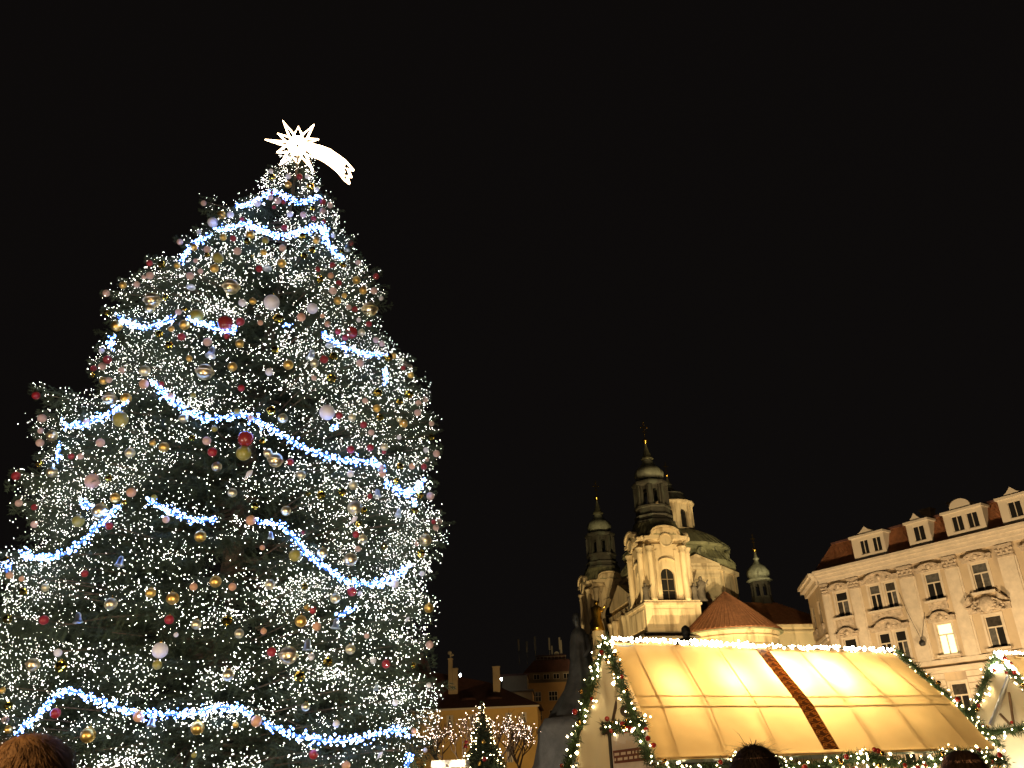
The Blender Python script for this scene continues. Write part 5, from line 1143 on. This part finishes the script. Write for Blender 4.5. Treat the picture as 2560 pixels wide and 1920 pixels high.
# ================================================================== MONUMENT
mo = empty('bronze_monument', (3.4, 39.5, 0)); tag(mo, 'dark bronze monument with a tall cloaked figure and a second bowed figure', 'monument')
folds = lambda a, z: 1 + .09 * math.sin(7 * a + z * 1.3) + .06 * math.sin(15 * a - z * 2.7)
MB().loft([(0, .9, 0, 5.2, 3.2), (.6, .9, 0, 5.0, 3.0), (.62, .9, 0, 4.3, 2.6), (2.0, .9, 0, 4.05, 2.4), (2.2, .9, 0, 3.9, 2.3), (3.6, .9, 0, 3.75, 2.1), (4.0, .9, 0, 3.5, 1.9), (4.05, .9, 0, 2.8, 1.4)], 36, mod=lambda a, z: 1 + .03 * math.sin(9 * a + z * 2)).build('plinth', MT['granite'], mo, True)
b0 = -3.4
fig = MB().loft([(3.9, 2.6 + b0, 0, 1.55, 1.2), (4.2, 2.45 + b0, 0, 1.2, 1.0), (4.6, 2.4 + b0, 0, .92, .8), (5.2, 2.5 + b0, 0, .68, .62), (5.8, 2.62 + b0, 0, .55, .5), (6.6, 2.62 + b0, 0, .47, .42), (7.2, 2.6 + b0, 0, .42, .36), (7.5, 2.6 + b0, 0, .39, .32), (7.72, 2.6 + b0, 0, .28, .24),
                 (7.82, 2.58 + b0, 0, .13, .14), (7.9, 2.56 + b0, -.02, .13, .15), (8.0, 2.54 + b0, -.03, .17, .2), (8.15, 2.53 + b0, -.02, .19, .22), (8.32, 2.53 + b0, 0, .19, .22), (8.44, 2.53 + b0, 0, .13, .16), (8.49, 2.53 + b0, 0, .03, .04)], 40, mod=lambda a, z: folds(a, z) if z < 7.5 else 1)
fig.lathe([(.02, -.06), (.05, 0), (.02, .08)], 6, (2.5 + b0, -.24, 8.14)).tube([(2.9 + b0, -.1, 7.45), (3.05 + b0, -.3, 6.8), (2.75 + b0, -.45, 6.5)], [.16, .14, .09], 8)
fig.build('cloaked_figure', MT['bronze'], mo, True)
bx = 7.2 + b0
fig2 = MB().loft([(3.9, bx, -.8, 1.0, .8), (4.8, bx, -.9, .72, .62), (5.6, bx, -1.1, .5, .45), (6.4, bx, -1.3, .58, .4), (6.84, bx, -1.35, .55, .33), (6.97, bx, -1.38, .36, .23), (7.03, bx, -1.4, .14, .15), (7.1, bx, -1.44, .18, .2), (7.22, bx, -1.45, .2, .22), (7.4, bx, -1.42, .19, .2), (7.5, bx, -1.4, .1, .1), (7.54, bx, -1.4, .03, .03)], 32, mod=lambda a, z: folds(a, z) if z < 6.6 else 1)
fig2.lathe([(.02, -.06), (.05, 0), (.02, .08)], 6, (bx + .05, -1.66, 7.2)).build('bowed_figure', MT['bronze'], mo, True)
MB().loft([(4.0, .6 + b0 + 3.6, -.9, .9, .6), (4.6, .55 + b0 + 3.6, -.9, .7, .5), (5.1, .5 + b0 + 3.5, -1.0, .45, .4), (5.5, .5 + b0 + 3.5, -1.0, .35, .3), (5.75, .5 + b0 + 3.5, -1.05, .16, .17), (6.0, .5 + b0 + 3.5, -1.05, .17, .18), (6.1, .5 + b0 + 3.5, -1.05, .04, .04)], 28, mod=folds).build('kneeling_figure', MT['bronze'], mo, True)

# ================================================================== SMALLER TREES
t2p = at(1205, 1750, 26); sx_, sy_, sh_ = t2p[0], t2p[1], t2p[2]
t2 = empty('small_christmas_tree', (sx_, sy_, 0)); tag(t2, 'small dark Christmas tree with warm lights in front of the yellow house', 'tree')
sp2 = []; bl2 = []
for z in np.arange(.35, sh_ - .08, .075):
    rr = (sh_ - z) * .33 + .03
    for k in range(max(6, int(rr * 44))):
        th = RNG.uniform(0, 2 * PI); L = min(.55, rr * .9) + .08; rt = rr * RNG.uniform(.75, 1.06)
        sp2.append((np.array([sx_ + math.cos(th) * (rt - L), sy_ + math.sin(th) * (rt - L), z + .08]), th, RNG.uniform(-.4, .05), L, RNG.uniform(-.4, .4)))
        if RNG.random() < .30: bl2.append(np.array([sx_ + math.cos(th) * rt * 1.03, sy_ + math.sin(th) * rt * 1.03, z - .02]))
tri_mesh('crown', place_boughs(sp2, BT_S) - np.array([sx_, sy_, 0]), MT['needle'], t2)['kind'] = 'stuff'
MB().lathe([(.09, 0), (.07, 1.5), (.02, sh_ - .1)], 8).build('trunk', MT['bark'], t2)
bl2 = np.array(bl2); tag(bulbs('fairy_lights', bl2, RNG.uniform(.010, .022, len(bl2)), MT['gbulb']), 'warm yellow fairy lights on the small dark Christmas tree', 'fairy lights', kind='stuff')
for k, (x, y, r, kk_, lab) in enumerate(((1208, 1855, 5, 'G', 'gold ball in the middle of the small Christmas tree'), (1166, 1855, 5, 'R', 'upper red ball at the small tree left edge'), (1164, 1866, 5, 'R', 'lower red ball at the small tree left edge'), (1211, 1898, 6, 'R', 'red ball low on the small Christmas tree'), (1199, 1909, 5, 'G', 'gold ball low on the small Christmas tree'))):
    p = at(x, y, sy_); rr = (sh_ - p[2]) * .30; dx = p[0] - sx_; p = at(x, y, sy_ - math.sqrt(max(.01, rr * rr - dx * dx)) - .03); R_ = r / F * fdepth(p)
    o = ob('bauble', me_of(kk_, lambda: MB().lathe(unit_ball(), 24), BM[kk_][0])); o.location = [float(c) for c in p]; o.scale = (R_,) * 3; tag(o, lab, 'bauble', 'ornaments on the small tree'); ob('cap', me_of('cap', CAPM, MT['gold']), o)
MT['twig'] = mat('bare_twigs', (.16, .10, .06), .9, var=.3, scale=4)
def bare_tree(x, Y, top, seed, label):
    r = random.Random(seed); b = at(x, 1900, Y); e = empty('bare_tree', (b[0], Y, 0)); tag(e, label, 'tree', 'bare trees before the yellow house')
    br = MB(); tipsl = []; H = top
    def grow(p, d, L, rad, lev):
        pts = [p]; q = p.copy(); dd = d.copy()
        for k in range(4):
            dd = dd + Vector((r.uniform(-.22, .22), r.uniform(-.22, .22), r.uniform(-.02, .16))); dd.normalize(); q = q + dd * (L / 4); pts.append(q.copy())
        br.tube(pts, [rad * (1 - .16 * k) for k in range(5)], 5 if lev < 2 else 3, False)
        if lev >= 2: tipsl.extend(pts[1:])
        if lev < 4:
            for k in range(4 if lev < 3 else 3):
                a = r.uniform(0, 6.28); s = r.uniform(.45, 1.0); base = pts[min(4, 1 + int(s * 4))]
                nd = (dd * r.uniform(.6, 1.0) + Vector((math.cos(a), math.sin(a), r.uniform(-.1, .7))) * .75).normalized(); grow(base, nd, L * r.uniform(.6, .8), rad * .62, lev + 1)
    grow(Vector((0, 0, 1.3)), Vector((0, 0, 1)), H * .26, .07, 0)
    MB().tube([(0, 0, 0), (.02, 0, .7), (0, 0, 1.35)], [.11, .09, .07], 8, False).build('trunk', MT['bark'], e, True)
    br.build('branches', MT['twig'], e)['kind'] = 'stuff'
    sel = r.sample(tipsl, min(len(tipsl), 120)); P = np.array([(p.x + b[0], p.y + Y, p.z) for p in sel])
    tag(bulbs('fairy_lights', P, RNG.uniform(.008, .017, len(P)), MT['twl']), 'pale pink fairy lights in the ' + label, 'fairy lights', kind='stuff')
MT['twl'] = glow('twig_bulb', (1.0, .76, .58), 14.0)
bare_tree(1108, 33, 4.4, 1, 'bare tree beside the edge of the big tree'); bare_tree(1150, 36, 4.7, 5, 'bare tree just left of the small tree')
bare_tree(1245, 35, 4.6, 2, 'bare tree just right of the small tree'); bare_tree(1305, 33, 3.7, 3, 'bare bush beside the dark monument base')

# ================================================================== PEOPLE (seen from behind, heads at the lower edge)
MT['skin'] = mat('skin', (.55, .33, .23), .55)
def person(px, py, Y, hw, coat, hair, label, spiky, seed):
    tp = at(px, py, Y); H = float(tp[2]); r = random.Random(seed); k = H / 1.78
    e = empty('person', (tp[0], tp[1], 0), math.radians(r.uniform(-12, 12))); tag(e, label, 'person', 'people at the lower picture edge')
    z = lambda v: v * k
    body = MB().loft([(z(.78), 0, 0, .22, .16), (z(.95), 0, 0, .21, .15), (z(1.1), 0, 0, .2, .14), (z(1.3), 0, 0, .225, .145), (z(1.43), 0, -.01, .215, .13), (z(1.49), 0, -.01, .15, .1), (z(1.52), 0, -.005, .075, .07), (z(1.57), 0, .005, .058, .062),
                      (z(1.585), 0, .02, .06, .075), (z(1.61), 0, .015, .068, .09), (z(1.66), 0, .005, .076, .098), (z(1.70), 0, 0, .078, .1), (z(1.74), 0, -.003, .068, .088), (z(1.765), 0, -.003, .045, .06), (z(1.775), 0, -.003, .01, .015)], 24)
    body.lathe([(.006, -.03), (.018, -.02), (.008, .035)], 6, (0, .105, z(1.66)))
    for s in (-1, 1):
        body.lathe([(.006, -.03), (.014, 0), (.006, .035)], 6, (s * .08, 0, z(1.665)))
        body.tube([(s * .19, -.01, z(1.44)), (s * .27, -.03, z(1.16)), (s * .25, .06, z(.92))], [.07, .056, .042], 10)
        body.tube([(s * .25, .06, z(.93)), (s * .25, .08, z(.84))], [.04, .032], 8)
        for f in range(5): body.tube([(s * .25, .05 + .016 * f, z(.845)), (s * .245, .055 + .017 * f, z(.80)), (s * .235, .06 + .017 * f, z(.775 - .008 * (2 - abs(f - 2))))], [.009, .009, .006], 5)
        body.tube([(s * .1, 0, z(.82)), (s * .1, .02, z(.47)), (s * .1, -.01, z(.07))], [.095, .065, .048], 10).loft([(.0, s * .1, .05, .045, .13), (.05, s * .1, .04, .045, .12), (.09, s * .1, 0, .045, .06)], 12)
    b_ = body.build('body', MT['skin'], e, True)
    m = b_.data; cm = mat('coat_' + str(seed), coat, .8, var=.2, scale=5); m.materials.append(cm)
    for p in m.polygons:
        if p.center.z < z(1.5) and not (p.center.z < z(.86) and abs(p.center.x) > .2): p.material_index = 1
    hm = mat('hair_' + str(seed), hair, .5, var=.4, scale=30)
    # scalp cap and strands
    rings = []
    cz = z(1.675); RX, RY, RZ = hw * .9, hw * 1.1, (H - cz) * .985
    for q in np.linspace(-.35, 1, 12):
        a = q * PI / 2; rings.append((cz + RZ * math.sin(a), 0, -.01, max(.003, RX * math.cos(a) ** .8), max(.003, RY * math.cos(a) ** .8)))
    hb = MB().loft(rings, 24).build('hair', hm, e, True)
    tr = []; js = .25 if spiky else .13
    for i in range(8000):
        th = r.uniform(0, 2 * PI); ph = math.asin(r.uniform(-.3, 1)); L = r.uniform(.03, .075)
        n_ = np.array([math.cos(ph) * math.cos(th), math.cos(ph) * math.sin(th), math.sin(ph)])
        p = np.array([0, -.01, cz]) + n_ * np.array([RX, RY, RZ]) * .97
        crown_ = np.array([.012, -.03, 1.0]); d = -(crown_ - n_ * (crown_ @ n_)); d /= np.linalg.norm(d) + 1e-6
        d = d + np.array([r.gauss(0, js), r.gauss(0, js), r.gauss(0, js)]); out_ = r.uniform(.0, .35) if not spiky else r.uniform(0, .7)
        if spiky and r.random() < .012: out_ = 2.2; L *= 1.2
        s_ = np.cross(n_, d); s_ /= np.linalg.norm(s_) + 1e-6; w = .0010
        p1 = p + (d * .6 + n_ * out_ * .6) * L * .5; p2 = p1 + (d + n_ * out_ * .25) * L * .5
        tr += [(p - s_ * w, p + s_ * w, p1 + s_ * w), (p - s_ * w, p1 + s_ * w, p1 - s_ * w), (p1 - s_ * w, p1 + s_ * w, p2)]
    tri_mesh('strands', np.array(tr), hm, hb)['kind'] = 'stuff'
    return e
person(96, 1832, 2.0, .098, (.05, .045, .045), (.36, .21, .10), 'person with auburn hair seen from behind before the big tree', False, 11)
person(1880, 1862, 3.1, .090, (.03, .03, .04), (.020, .012, .008), 'person with tousled dark hair before the middle of the orange stall', True, 12)
person(2398, 1874, 3.5, .088, (.04, .03, .03), (.035, .018, .010), 'person with dark brown hair at the right end of the orange stall', False, 13)
